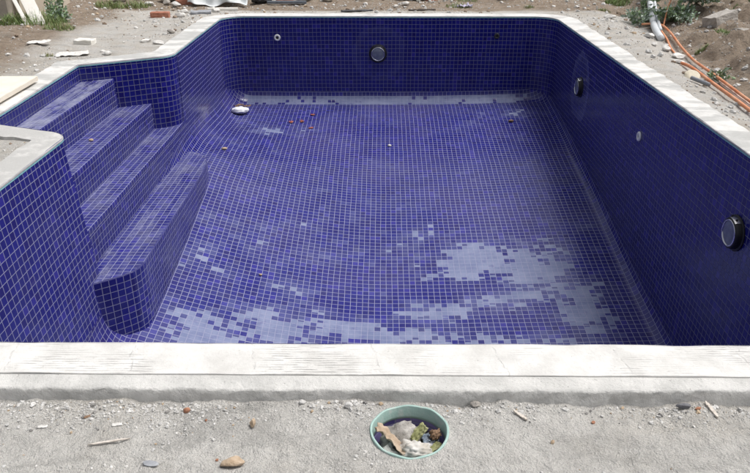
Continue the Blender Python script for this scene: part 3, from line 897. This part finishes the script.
# ------------------------------------------------------------------ litter on the pool floor
def zf(x, y): return float(zfloor(np.array([x]), np.array([y]))[0])
def at_floor(x, y, z0=-1.1):
    return (x, y, zf(x, y))
crumple('mortar_heap', (-1.80, 8.86, zf(-1.80, 8.86) + .01), (.24, .19, .085), plain('white_plaster', (.72, .73, .76), .85, (.62, .63, .68), 12, .004, 40), 5, 'white heap of plaster on the pool floor in the far left corner', 'plaster heap', (0, 0, .2), .18)
lf = [(-1.86, 8.90, .078), (-1.80, 8.93, .085), (-1.75, 8.90, .080), (-1.71, 8.94, .072), (-1.83, 8.95, .080)]
for k, (x, y, dz) in enumerate(lf):
    sheet('dead_leaf', (x, y, zf(x, y) + dz), .075, .05, .022, m_brown, 50 + k, 'brown dead leaf lying on the white plaster heap', 'leaf', (R(10 * (k - 2)), R(12), k), n=8, thick=.001)['group'] = 'dead leaves on the plaster heap'
m_redleaf = plain('red_leaf', (.26, .06, .045), .8, (.34, .12, .07), 30)
for k, (x, y, lab) in enumerate([(-.875, 8.86, 'red dead leaf nearest the far wall on the pool floor'), (-1.12, 8.58, 'red dead leaf on the pool floor, nearest the plaster heap'), (-.99, 8.62, 'red dead leaf on the pool floor between two other red leaves'), (-.86, 8.42, 'red dead leaf on the pool floor, nearest the viewer of the red leaves')]):
    sheet('dead_leaf', (x, y, zf(x, y) + .002), .055, .04, .02, m_redleaf, 70 + k, lab, 'leaf', (0, 0, k * 1.1), n=8, thick=.001)
crumple('mortar_crumb', (-1.70, 7.35, zf(-1.70, 7.35) + .0), (.07, .045, .03), m_rock, 77, 'yellowish mortar crumb on the pool floor near the bottom step', 'mortar crumb', (0, 0, 0), .3, 2)
crumple('mortar_crumb', (1.62, 8.62, zf(1.62, 8.62) + .0), (.07, .05, .03), m_brown, 78, 'dark brown crumb on the pool floor in the far right corner', 'mortar crumb', (0, 0, 0), .3, 2)
crumple('mortar_crumb', (.10, 8.0, zf(.10, 8.0) + .0), (.05, .04, .025), m_mort, 79, 'whitish mortar crumb in the middle of the far pool floor', 'mortar crumb', (0, 0, 0), .3, 2)
crumple('mortar_crumb', (-1.03, 5.35, zf(-1.03, 5.35) + .0), (.03, .025, .018), m_rock, 80, 'tan mortar crumb on the pool floor right of the bottom step', 'mortar crumb', (0, 0, 0), .3, 2)
crumple('mortar_crumb', (-2.40, 5.62, -.44), (.045, .035, .022), m_rock, 81, 'tan mortar crumb on the second step', 'mortar crumb', (0, 0, 0), .3, 2)

# ------------------------------------------------------------------ left side: wall, planks, boards, bricks
m_render = plain('beige_render', (.52, .45, .36), .9, (.60, .53, .44), 5, .003, 40)
m_renderd = plain('weathered_render', (.42, .38, .32), .9, (.52, .47, .40), 5, .003, 40)
gw = empty('garden_wall', (-4.6, 9.5, -.03)); tag(gw, 'low beige rendered garden wall with a pier at the top left corner', 'wall')
Vv, F = box_vf(1.3, .34, 1.5, 8, 0, 0, .012); mk('pier', Vv, F, m_renderd, gw, loc=(-.66, -.27, -.1))
Vv, F = box_vf(.75, .30, 1.4, 8, 0, 0, .012); o = mk('wall_panel', Vv, F, m_render, gw, loc=(.10, .10, -.1)); o.rotation_euler = (0, 0, R(66))
Vv, F = box_vf(.30, .34, 1.45, 6, 0, 0, .012); o = mk('pier', Vv, F, m_render, gw, loc=(.13, .62, -.1)); o.rotation_euler = (0, 0, R(8))
def plank(name, p0, p1, w, t, mat, label, cat, roll=0.0, group=None, n=6, bev=.006):
    p0 = Vector(p0); p1 = Vector(p1); d = p1 - p0
    Vv, F = box_vf(w, t, d.length, n, 0, 0, bev)
    o = mk(name, Vv, F, mat, loc=p0)
    q = d.to_track_quat('Z', 'Y'); o.rotation_euler = (q.to_matrix() @ Matrix.Rotation(roll, 3, 'Z')).to_euler()
    return tag(o, label, cat, group)
plank('plank', (-3.93, 8.44, -.06), (-4.50, 9.16, .58), .145, .025, m_boardw, 'wide white board leaning on the beige garden wall', 'board', R(-15))
plank('plank', (-4.05, 8.40, -.06), (-4.66, 9.12, .60), .045, .025, m_boardw, 'narrow white strip leaning on the garden wall left of the wide board', 'board', R(-15))
def flat_board(x, y, sx, sy, t, rz, mat, label, tilt=(0, 0), dz=0.0):
    Vv, F = box_vf(sx, sy, t, 6, 0, 0, .004)
    o = mk('insulation_board', Vv, F, mat, loc=(x, y, gz1(x, y) + .004 + dz)); o.rotation_euler = (tilt[0], tilt[1], rz)
    return tag(o, label, 'board')
flat_board(-2.975, 5.18, .34, 1.25, .038, R(2), m_board, 'cream board lying flat on the alcove coping at the left edge', dz=.036)
flat_board(-3.58, 6.0, .38, .72, .04, R(10), m_board, 'cream board end lying on the ground beyond the larger board at the left edge', dz=.0)
def brick(x, y, rz, mat, label, size=(.235, .11, .075), group=None, name='brick', tilt=(0, 0), cat='brick', seed=1):
    Vv, F = box_vf(*size, 7, .006, seed, .008)
    o = mk(name, Vv, F, mat, loc=(x, y, gz1(x, y) - .006)); o.rotation_euler = (tilt[0], tilt[1], rz)
    return tag(o, label, cat, group)
m_brick = plain('red_brick', (.34, .13, .08), .9, (.45, .21, .14), 18, .006, 60)
brick(-2.84, 9.42, R(4), m_brick, 'red brick lying on the ground beyond the alcove', seed=2)
brick(-3.13, 7.62, R(-6), m_boardw, 'white broken block on the ground left of the alcove', (.20, .13, .06), name='broken_block', cat='block', seed=4)
stone('mortar_lump', -2.60, 9.46, (.15, .10, .07), m_mort, 101, 'whitish mortar lump right next to the red brick', 'mortar lump')
stone('mortar_lump', -2.62, 9.82, (.12, .09, .06), m_mort, 102, 'pale mortar lump beyond the red brick, left of the grey slab', 'mortar lump')
brick(-2.39, 9.74, R(12), m_slate, 'grey broken slab lying at the far left corner of the coping', (.26, .16, .035), name='broken_slab', cat='slab', seed=6)
stone('mortar_lump', -2.22, 9.86, (.12, .09, .06), m_mort, 103, 'pale lump between the grey slab and the white plank', 'mortar lump')
plank('plank', (-2.36, 9.97, gz1(-2.3, 9.97) + .02), (-1.96, 10.05, gz1(-2.0, 10.05) + .02), .07, .035, m_boardw, 'short white plank lying behind the far left corner of the coping', 'board', 0)
sheet('mortar_skin', (-3.03, 7.02, gz1(-3.03, 7.02) + .002), .30, .16, .022, m_mort, 41, 'crumpled whitish mortar skin lying beside the far end of the alcove coping', 'mortar scrap', (0, 0, R(20)))
sheet('mortar_skin', (-3.50, 7.36, gz1(-3.50, 7.36) + .002), .20, .14, .014, m_mort, 42, 'white flat scrap on the ground left of the alcove', 'mortar scrap', (0, 0, R(10)))
stone('mortar_lump', -2.70, 7.05, (.10, .07, .05), m_mort, 105, 'white mortar lump by the alcove coping', 'mortar lump')
stone('mortar_lump', -2.34, 7.62, (.15, .08, .05), m_mort, 106, 'long pale mortar lump beside the left coping', 'mortar lump')
stone('mortar_lump', -2.52, 7.72, (.14, .10, .04), m_mort, 107, 'flat white mortar lump on the ground a little left of the left coping', 'mortar lump')
stone('mortar_lump', -2.40, 8.30, (.10, .08, .06), m_rockg, 108, 'brownish lump beside the left coping', 'mortar lump')
# rubble and tarp at the far left
r0 = [(-3.45, 10.95, .42, .34, .26), (-3.10, 10.80, .30, .26, .20), (-2.90, 10.95, .36, .30, .24), (-3.75, 10.60, .22, .2, .14), (-2.86, 10.28, .16, .13, .09), (-3.05, 10.50, .14, .11, .08), (-3.3, 10.45, .16, .14, .10)]
rl = ['large grey rubble block', 'mid grey rubble lump beside the large rubble block', 'rubble block nearest the white tarp', 'rubble lump by the grass at far left', 'small rubble lump behind the red brick', 'small rubble lump left of the one behind the brick', 'rubble lump in front of the large rubble block']
for k, (x, y, a, b, c) in enumerate(r0):
    stone('rubble', x, y, (a, b, c), m_rockg if k % 2 else m_mort if k == 2 else ms_grey, 120 + k, rl[k], 'rubble', rotz=k)
m_dark = plain('dark_scrap', (.02, .02, .022), .6, (.05, .05, .055), 20)
m_tarp = plain('white_tarp', (.66, .68, .68), .6, (.56, .59, .60), 6)
# tarp draped over a pile of bricks
def tarp():
    n = 46; t = np.linspace(-1, 1, n); A, B = np.meshgrid(t, t)
    x = A * .42; y = B * .5
    z = .24 + .10 * np.cos(A * 1.7) + .05 * fbm(A * 1.7, B * 1.7, 200, 4) + .02 * np.sin(A * 9 + B * 3)
    edge = sstep(-.45, -1, B + .10 * np.sin(A * 5))
    z = z * (1 - edge * (.93 + .07 * np.cos(A * 4 + .5))) + .01
    y = y + edge * (.08 + .05 * np.sin(A * 11))
    top = np.column_stack([x.ravel(), y.ravel(), z.ravel()])
    return mk('tarp', top, grid_faces(n, n), m_tarp, smooth=True, loc=(-2.30, 10.74, gz1(-2.30, 10.3) + .004))
o = tarp(); o.modifiers.new('thickness', 'SOLIDIFY').thickness = .004
tag(o, 'white tarpaulin with a curved hem draped over a pile at the far left', 'tarp')
brick(-2.80, 10.52, R(8), m_brick, 'terracotta brick beside the left hem of the white tarp', seed=20)
crumple('dark_sack', (-2.72, 10.78, gz1(-2.72, 10.78) - .02), (.34, .30, .20), m_dark, 140, 'dark sack left of the white tarp', 'sack', (0, 0, .3), .4)
crumple('dark_sack', (-1.72, 10.62, gz1(-1.72, 10.62) - .02), (.34, .26, .16), m_dark, 141, 'dark sack right of the white tarp', 'sack', (0, 0, .9), .4)
plank('metal_bar', (-1.62, 10.46, gz1(-1.62, 10.46) + .03), (-1.08, 10.62, gz1(-1.08, 10.62) + .03), .07, .04, plain('blue_grey_metal', (.09, .105, .13), .5, (.15, .17, .2), 20), 'dark blue grey bar lying to the right of the tarp', 'bar')
brick(-1.40, 10.72, .3, m_brick, 'terracotta brick behind the dark bar', seed=31)
stone('rubble', -1.12, 10.82, (.22, .2, .16), m_rockg, 142, 'grey rubble lump behind the dark bar', 'rubble')
stone('rubble', -.80, 10.86, (.20, .16, .13), m_rockg, 143, 'grey rubble lump between the dark bar and the pale slab', 'rubble')
stone('rubble', .42, 11.05, (.55, .34, .20), ms_grey, 144, 'wide pale grey rubble slab at the middle of the top edge', 'rubble', rotz=.2)
brick(.76, 11.05, .9, m_brick, 'terracotta brick beside the pale rubble slab at the top edge', seed=33)
brick(-.24, 10.98, .2, m_board, 'tan broken block left of the pale rubble slab', (.24, .14, .08), name='broken_block', cat='block', seed=34)
stone('rubble', .33, 10.42, (.13, .10, .07), m_mort, 145, 'whitish rubble lump behind the middle of the far coping', 'rubble')
sheet('rubber_strip', (-.33, 9.93, gz1(-.33, 9.93) + .003), .42, .07, .012, m_dark, 44, 'black rubber strip lying behind the far coping', 'rubber strip', (0, 0, R(14)), thick=.01)
sheet('rubber_strip', (.55, 10.02, gz1(.55, 10.02) + .003), .36, .05, .012, plain('brown_strip', (.07, .055, .045), .8), 45, 'brown strip lying behind the far coping right of the black one', 'rubber strip', (0, 0, R(8)), thick=.008)
sheet('plastic_sheet', (1.93, 10.95, gz1(1.93, 10.95) + .01), .50, .24, .06, plain('bluish_sheet', (.56, .64, .66), .5, (.66, .70, .70), 8), 46, 'pale bluish plastic sheet at the top edge behind the far right of the pool', 'plastic sheet', (0, 0, .1))
sheet('plastic_sheet', (2.55, 10.98, gz1(2.55, 10.98) + .01), .26, .16, .04, m_mort, 47, 'small white plastic sheet right of the bluish sheet', 'plastic sheet', (0, 0, .3))
stone('mortar_lump', 2.95, 9.52, (.17, .10, .05), m_mort, 150, 'flat white lump just beyond the far right corner of the coping', 'mortar lump')
stone('mortar_lump', .20, 10.30, (.10, .07, .05), m_mort, 151, 'small white lump left of the whitish rubble behind the far coping', 'mortar lump', sub=2)
sheet('plastic_scrap', (1.17, 10.42, gz1(1.17, 10.42)), .20, .10, .05, plain('lilac_plastic', (.45, .42, .55), .5), 48, 'pale lilac plastic scrap behind the far coping', 'plastic scrap', (0, 0, .4))

# ------------------------------------------------------------------ vegetation
m_grass = plain('grass_blade', (.15, .23, .065), .6, (.22, .29, .11), 8)
m_dry = plain('dry_grass_blade', (.24, .20, .09), .7, (.16, .17, .06), 8)
def tuft(x, y, n, h, spread, label, mats=(m_grass, m_dry), dry=.15, seed=0, group=None, sx=1.0):
    r = np.random.default_rng(seed); V = []; F = []; MI = []
    n = int(n * 1.7)
    AA = r.uniform(0, 6.28, n); RR = spread * np.sqrt(r.random(n))
    ZZ = gz(x + RR * np.cos(AA) * sx, y + RR * np.sin(AA)) - gz1(x, y)
    for k in range(n):
        a = AA[k]; rad = RR[k]
        bx, by = rad * math.cos(a) * sx, rad * math.sin(a)
        bz = float(ZZ[k])
        hh = h * r.uniform(.3, 1.05) * (1 - .5 * (rad / spread) ** 2); lean = r.uniform(.15, .8); d = r.uniform(0, 6.28)
        w = .0038 * r.uniform(.7, 1.3) + h * .005
        i0 = len(V); segs = 3
        for s in range(segs + 1):
            f = s / segs
            cx = bx + math.cos(d) * lean * hh * f * f; cy = by + math.sin(d) * lean * hh * f * f; cz = bz + hh * f * (1 - .25 * lean * f)
            ww = w * (1 - f * .9)
            V += [(cx - math.sin(d) * ww, cy + math.cos(d) * ww, cz), (cx + math.sin(d) * ww, cy - math.cos(d) * ww, cz)]
        for s in range(segs):
            q = i0 + 2 * s; F.append((q, q + 1, q + 3, q + 2)); MI.append(1 if r.random() < dry else 0)
    o = mk('grass_tuft', V, F, None, loc=(x, y, gz1(x, y) - .005))
    for m in mats: o.data.materials.append(m)
    o.data.polygons.foreach_set('material_index', MI)
    return tag(o, label, 'grass', group)
tuft(-4.12, 8.70, 480, .20, .30, 'thick green grass at the foot of the leaning boards', seed=1, sx=1.2)
tuft(-3.70, 8.35, 240, .10, .18, 'low grass at the lower end of the leaning boards', seed=2, dry=.35)
tuft(-4.35, 8.55, 150, .18, .14, 'grass clump against the pier left of the leaning boards', seed=22)
tuft(-3.72, 10.15, 220, .15, .22, 'greyish grass clump right of the garden wall', seed=3, dry=.3)
tuft(-3.42, 10.30, 200, .14, .20, 'grass clump in front of the large rubble block', seed=4, dry=.35)
tuft(-4.02, 10.9, 260, .22, .26, 'green grass behind the garden wall end at the top edge', seed=5)
tuft(-3.25, 6.95, 50, .05, .06, 'tiny yellowish tuft beside the mortar skin', seed=6, dry=.7)
tuft(1.10, 10.50, 130, .10, .20, 'small weed patch behind the far coping', seed=7, dry=.4)
tuft(3.05, 10.15, 80, .07, .09, 'sparse weeds right of the far corner', seed=8, dry=.4)
tuft(3.45, 10.85, 260, .16, .20, 'bright green tuft at the top edge left of the white pipe', seed=9, dry=.05)
tuft(1.3, 11.0, 130, .10, .20, 'weed patch at the top edge right of the pale rubble slab', seed=10, dry=.3)
tuft(3.66, 7.86, 160, .06, .12, 'bright green tuft in front of the flat grey rock', seed=11, dry=.05)
tuft(4.12, 8.75, 130, .07, .10, 'green tuft behind the flat grey rock', seed=12, dry=.1)
tuft(3.24, 7.32, 90, .08, .06, 'dark thin tuft beside the orange conduits', seed=13, dry=.3)
tuft(2.05, 10.3, 60, .07, .08, 'sparse weeds behind the right of the far coping', seed=14, dry=.5)
def leafy(name, x, y, n, h, rad, leaf, mats, label, cat, seed, stems=9, flat=1.0):
    r = np.random.default_rng(seed)
    t = empty(name, (x, y, gz1(x, y) - .01)); tag(t, label, cat)
    V = []; F = []; LV = []; LF = []; MI = []
    for s in range(stems):
        a = 2 * math.pi * s / stems + r.uniform(-.3, .3); le = r.uniform(.15, 1.0); H = h * r.uniform(.6, 1.05) * (1 - .35 * le)
        tip = np.array([math.cos(a) * rad * le * 1.05, math.sin(a) * rad * le * flat, H])
        prev = None
        for k in range(7):
            f = k / 6; c = np.array([tip[0] * f ** .8, tip[1] * f ** .8, H * (f ** 1.2 if le > .6 else f)])
            ww = .006 * (1 - .8 * f) + .001
            i0 = len(V); V += [(c[0] + ww * math.cos(q), c[1] + ww * math.sin(q), c[2]) for q in (0, 2.1, 4.2)]
            if prev is not None:
                for j in range(3): F.append((prev + j, prev + (j + 1) % 3, i0 + (j + 1) % 3, i0 + j))
            prev = i0
        for k in range(n // stems):
            f = r.uniform(.12, 1.0) ** .8
            c = np.array([tip[0] * f ** .8, tip[1] * f ** .8, H * f]) + r.normal(size=3) * rad * .10
            c[2] = max(c[2], .01)
            d = r.normal(size=3) + np.array([math.cos(a), math.sin(a), .5]); d /= np.linalg.norm(d)
            sd = np.cross(d, r.normal(size=3)); sd /= np.linalg.norm(sd)
            L = leaf * r.uniform(.6, 1.2); w = L * .27
            nrm = np.cross(d, sd) * L * .08
            i0 = len(LV)
            LV += [tuple(c), tuple(c + d * L * .5 + sd * w + nrm), tuple(c + d * L), tuple(c + d * L * .5 - sd * w + nrm)]
            LF.append((i0, i0 + 1, i0 + 2)); LF.append((i0, i0 + 2, i0 + 3)); q = int(r.random() < .4); MI += [q, q]
    mk('stem', V, F, m_stem, t, smooth=True)
    o = mk('foliage', LV, LF, None, t)
    for m in mats: o.data.materials.append(m)
    o.data.polygons.foreach_set('material_index', MI)
    return t
m_stem = plain('plant_stem', (.10, .11, .05), .8)
m_sage = plain('sage_leaf', (.30, .38, .30), .6, (.42, .49, .42), 15)
m_leafd = plain('dark_leaf', (.15, .24, .11), .55, (.22, .31, .16), 15)
leafy('sage_bush', 3.86, 9.12, 3600, .58, .42, .065, (m_sage, m_leafd), 'bushy grey green plant behind the white pipe', 'bush', 1, 26)
leafy('sage_bush', 3.52, 8.92, 420, .26, .18, .065, (m_leafd, m_sage), 'darker green low growth between the bush and the orange upright cable', 'bush', 5, 12)
leafy('weed', 3.30, 9.35, 420, .26, .26, .06, (m_sage, m_leafd), 'grey green weed left of the white pipe', 'weed', 2, 11)
leafy('weed', 3.55, 9.9, 260, .36, .16, .06, (m_leafd, m_sage), 'upright green weed touching the left side of the white pipe', 'weed', 7, 9)
leafy('weed', 4.70, 9.25, 200, .20, .24, .06, (m_sage, m_leafd), 'sparse weed right of the bushy plant', 'weed', 3, 9)
leafy('weed', 2.98, 6.28, 110, .13, .09, .045, (m_leafd, m_sage), 'small dark weed growing beside the orange conduits', 'weed', 4, 7)
leafy('weed', 3.62, 8.72, 160, .12, .22, .05, (m_sage, m_leafd), 'low weed behind the orange conduits at the foot of the bank', 'weed', 6, 8)
leafy('weed', -3.92, 8.86, 260, .20, .14, .06, (m_leafd, m_sage), 'dark leafy weed right of the leaning wide board', 'weed', 8, 10)
leafy('weed', -4.12, 9.30, 220, .30, .14, .06, (m_leafd, m_sage), 'dark weed between the leaning board and the garden wall', 'weed', 9, 9)

# ------------------------------------------------------------------ pipes, rocks on the right
def tube(name, pts, r, mat, label, cat, n=12, loops=6, group=None, corr=0.0):
    pts = [Vector(p) for p in pts]
    out = []
    for i in range(len(pts) - 1):
        p0 = pts[max(i - 1, 0)]; p1 = pts[i]; p2 = pts[i + 1]; p3 = pts[min(i + 2, len(pts) - 1)]
        for k in range(loops):
            t = k / loops
            out.append(.5 * ((2 * p1) + (p2 - p0) * t + (2 * p0 - 5 * p1 + 4 * p2 - p3) * t * t + (3 * p1 - p0 - 3 * p2 + p3) * t ** 3))
    out.append(pts[-1])
    V = []
    for i, c in enumerate(out):
        d = (out[min(i + 1, len(out) - 1)] - out[max(i - 1, 0)]).normalized()
        u = d.cross(Vector((0, 0, 1)));
        if u.length < .05: u = d.cross(Vector((0, 1, 0)))
        u.normalize(); w = u.cross(d)
        rr_ = r * (1 + corr * (1 if i % 2 else -1))
        for k in range(n):
            a = 2 * math.pi * k / n; V.append(tuple(c + u * rr_ * math.cos(a) + w * rr_ * math.sin(a)))
    F = [f for f in grid_faces(n, len(out), wrap=True)]
    F += [tuple(range(n))[::-1], tuple(range((len(out) - 1) * n, len(out) * n))]
    return tag(mk(name, V, F, mat, smooth=True), label, cat, group)
def gp(x, y, h): return (x, y, gz1(x, y) + h)
m_orange = plain('orange_conduit', (.56, .165, .055), .7, (.62, .33, .20), 9)
m_orange2 = plain('pale_orange_conduit', (.62, .22, .09), .65, (.70, .33, .18), 8)
m_wpipe = plain('white_pipe', (.68, .70, .71), .5, (.58, .61, .63), 6)
tube('conduit', [gp(3.20, 9.02, .05), gp(3.33, 8.80, .06), gp(3.27, 8.30, .05), gp(3.14, 7.60, .05), gp(3.02, 6.95, .04), gp(2.96, 6.40, .04), gp(2.90, 5.85, .04), gp(2.84, 5.32, .04), gp(2.78, 4.6, .04), gp(2.74, 3.8, .04)], .0125, m_orange, 'upper orange conduit running from the weeds along the right side of the pool', 'conduit')
tube('conduit', [gp(2.87, 6.86, .02), gp(2.84, 6.55, .04), gp(2.80, 6.0, .04), gp(2.76, 5.5, .035), gp(2.72, 5.0, .035), gp(2.66, 4.2, .035)], .0145, m_orange, 'lower orange conduit starting at the pale stone right of the coping', 'conduit')
tube('conduit', [gp(3.30, 8.78, .05), gp(3.20, 8.20, .02), gp(3.09, 7.75, .02), gp(3.03, 7.42, .01)], .010, m_orange2, 'thin orange branch dropping to the white stones', 'conduit')
tube('cable', [gp(3.36, 8.75, .02), (3.46, 8.95, .18), (3.62, 9.25, .34), (3.80, 9.6, .5), (3.95, 9.9, .68)], .009, m_orange2, 'orange cable rising beside the white pipe', 'cable')
tube('drain_pipe', [gp(3.12, 8.12, .03), gp(3.22, 8.60, .05), gp(3.38, 9.20, .08), (3.62, 10.1, .16), (3.95, 11.3, .30), (4.3, 12.5, .46)], .038, m_wpipe, 'white drain pipe running up and away at the top right', 'pipe')
tube('drain_pipe', [gp(3.245, 8.5, .05), gp(3.405, 9.10, .08), (3.685, 10.1, .15), (4.02, 11.3, .29), (4.37, 12.5, .45)], .018, m_wpipe, 'thinner white pipe lying along the right of the drain pipe', 'pipe')
splinter('mortar_ribbon', 2.95, 6.2, 2.82, 5.2, .045, .012, plain('pinkish_mortar', (.60, .50, .44), .9, (.70, .62, .56), 20, .004, 50), 8, 'pinkish mortar ribbon between the two orange conduits', 'mortar', .006)
brick(3.83, 8.30, R(28), m_rockg, 'flat grey brown rock on the bank beside the bright green tuft', (.34, .20, .13), name='rock', tilt=(R(-8), R(-12)), cat='rock', seed=9)
stone('rock', 5.05, 11.05, (.42, .32, .22), m_rockg, 160, 'grey rock at the top right corner behind the bush', 'rock')
stone('rock', 3.78, 7.70, (.26, .18, .12), m_rockg, 161, 'pale rounded rock on the bank in front of the flat rock', 'rock')
stone('rock', 4.55, 8.75, (.22, .18, .14), m_rockg, 162, 'brown grey rock right of the flat rock', 'rock')
stone('stone', 2.96, 7.20, (.16, .12, .06), m_mort, 170, 'white flat stone below the end of the drain pipe', 'stone', rotz=.3)
stone('stone', 3.00, 7.62, (.09, .12, .07), m_mort, 171, 'small white stone just below the drain pipe mouth', 'stone')
stone('stone', 2.93, 7.78, (.07, .06, .05), m_mort, 172, 'smallest white stone by the drain pipe mouth', 'stone')
stone('stone', 2.86, 6.93, (.15, .07, .04), m_mort, 173, 'thin pale stone at the start of the lower conduit', 'stone', rotz=-.4)
stone('stone', 2.745, 6.28, (.13, .17, .05), plain('yellowish_slab', (.58, .52, .40), .9, (.66, .60, .48), 20, .004, 50), 174, 'yellowish disc of mortar beside the lower conduit', 'stone', tilt=(.35, -.3))
tube('bottle', [gp(2.66, 6.10, .03), gp(2.70, 6.02, .03), gp(2.74, 5.92, .03)], .017, plain('grey_bottle', (.22, .23, .25), .4), 'grey bottle lying beside the yellowish mortar disc', 'bottle')
stone('stone', 3.05, 8.30, (.10, .16, .06), m_mort, 176, 'pale stone left of the drain pipe', 'stone')

# ------------------------------------------------------------------ camera, light, render
cam = bpy.data.cameras.new('camera'); co = bpy.data.objects.new('camera', cam); COL.objects.link(co)
cam.sensor_width = 36; cam.lens = 36 * 710 / 750; cam.clip_start = .05; cam.clip_end = 1000
co.location = (0, 0, 1.4); co.rotation_euler = (R(90 - 25.72), 0, R(.509))
S.camera = co
SUN_EL, SUN_AZ = 65, 80          # azimuth measured from +Y towards +X
w = bpy.data.worlds.new('World'); S.world = w; w.use_nodes = True
nt = w.node_tree; bg = nt.nodes['Background']
sky = nt.nodes.new('ShaderNodeTexSky'); sky.sky_type = 'NISHITA'; sky.sun_disc = False
sky.sun_elevation = R(SUN_EL); sky.sun_rotation = R(SUN_AZ); sky.air_density = 1.0; sky.dust_density = 6.0; sky.ozone_density = 1.0
hs = nt.nodes.new('ShaderNodeHueSaturation'); hs.inputs['Saturation'].default_value = .35      # thin overcast
nt.links.new(sky.outputs[0], hs.inputs['Color']); nt.links.new(hs.outputs[0], bg.inputs[0])
bg.inputs[1].default_value = .105
sl = bpy.data.lights.new('sun', 'SUN'); sl.energy = 1.75; sl.angle = R(30); sl.color = (1, .985, .965)
so = bpy.data.objects.new('sun', sl); COL.objects.link(so)
dv = Vector((math.sin(R(SUN_AZ)) * math.cos(R(SUN_EL)), math.cos(R(SUN_AZ)) * math.cos(R(SUN_EL)), math.sin(R(SUN_EL))))
so.rotation_euler = (-dv).to_track_quat('-Z', 'Y').to_euler(); so.location = dv * 20
S.view_settings.view_transform = 'Standard'; S.view_settings.look = 'None'; S.view_settings.exposure = .40; S.view_settings.gamma = 1
S.view_settings.use_curve_mapping = False
S.render.engine = 'CYCLES'
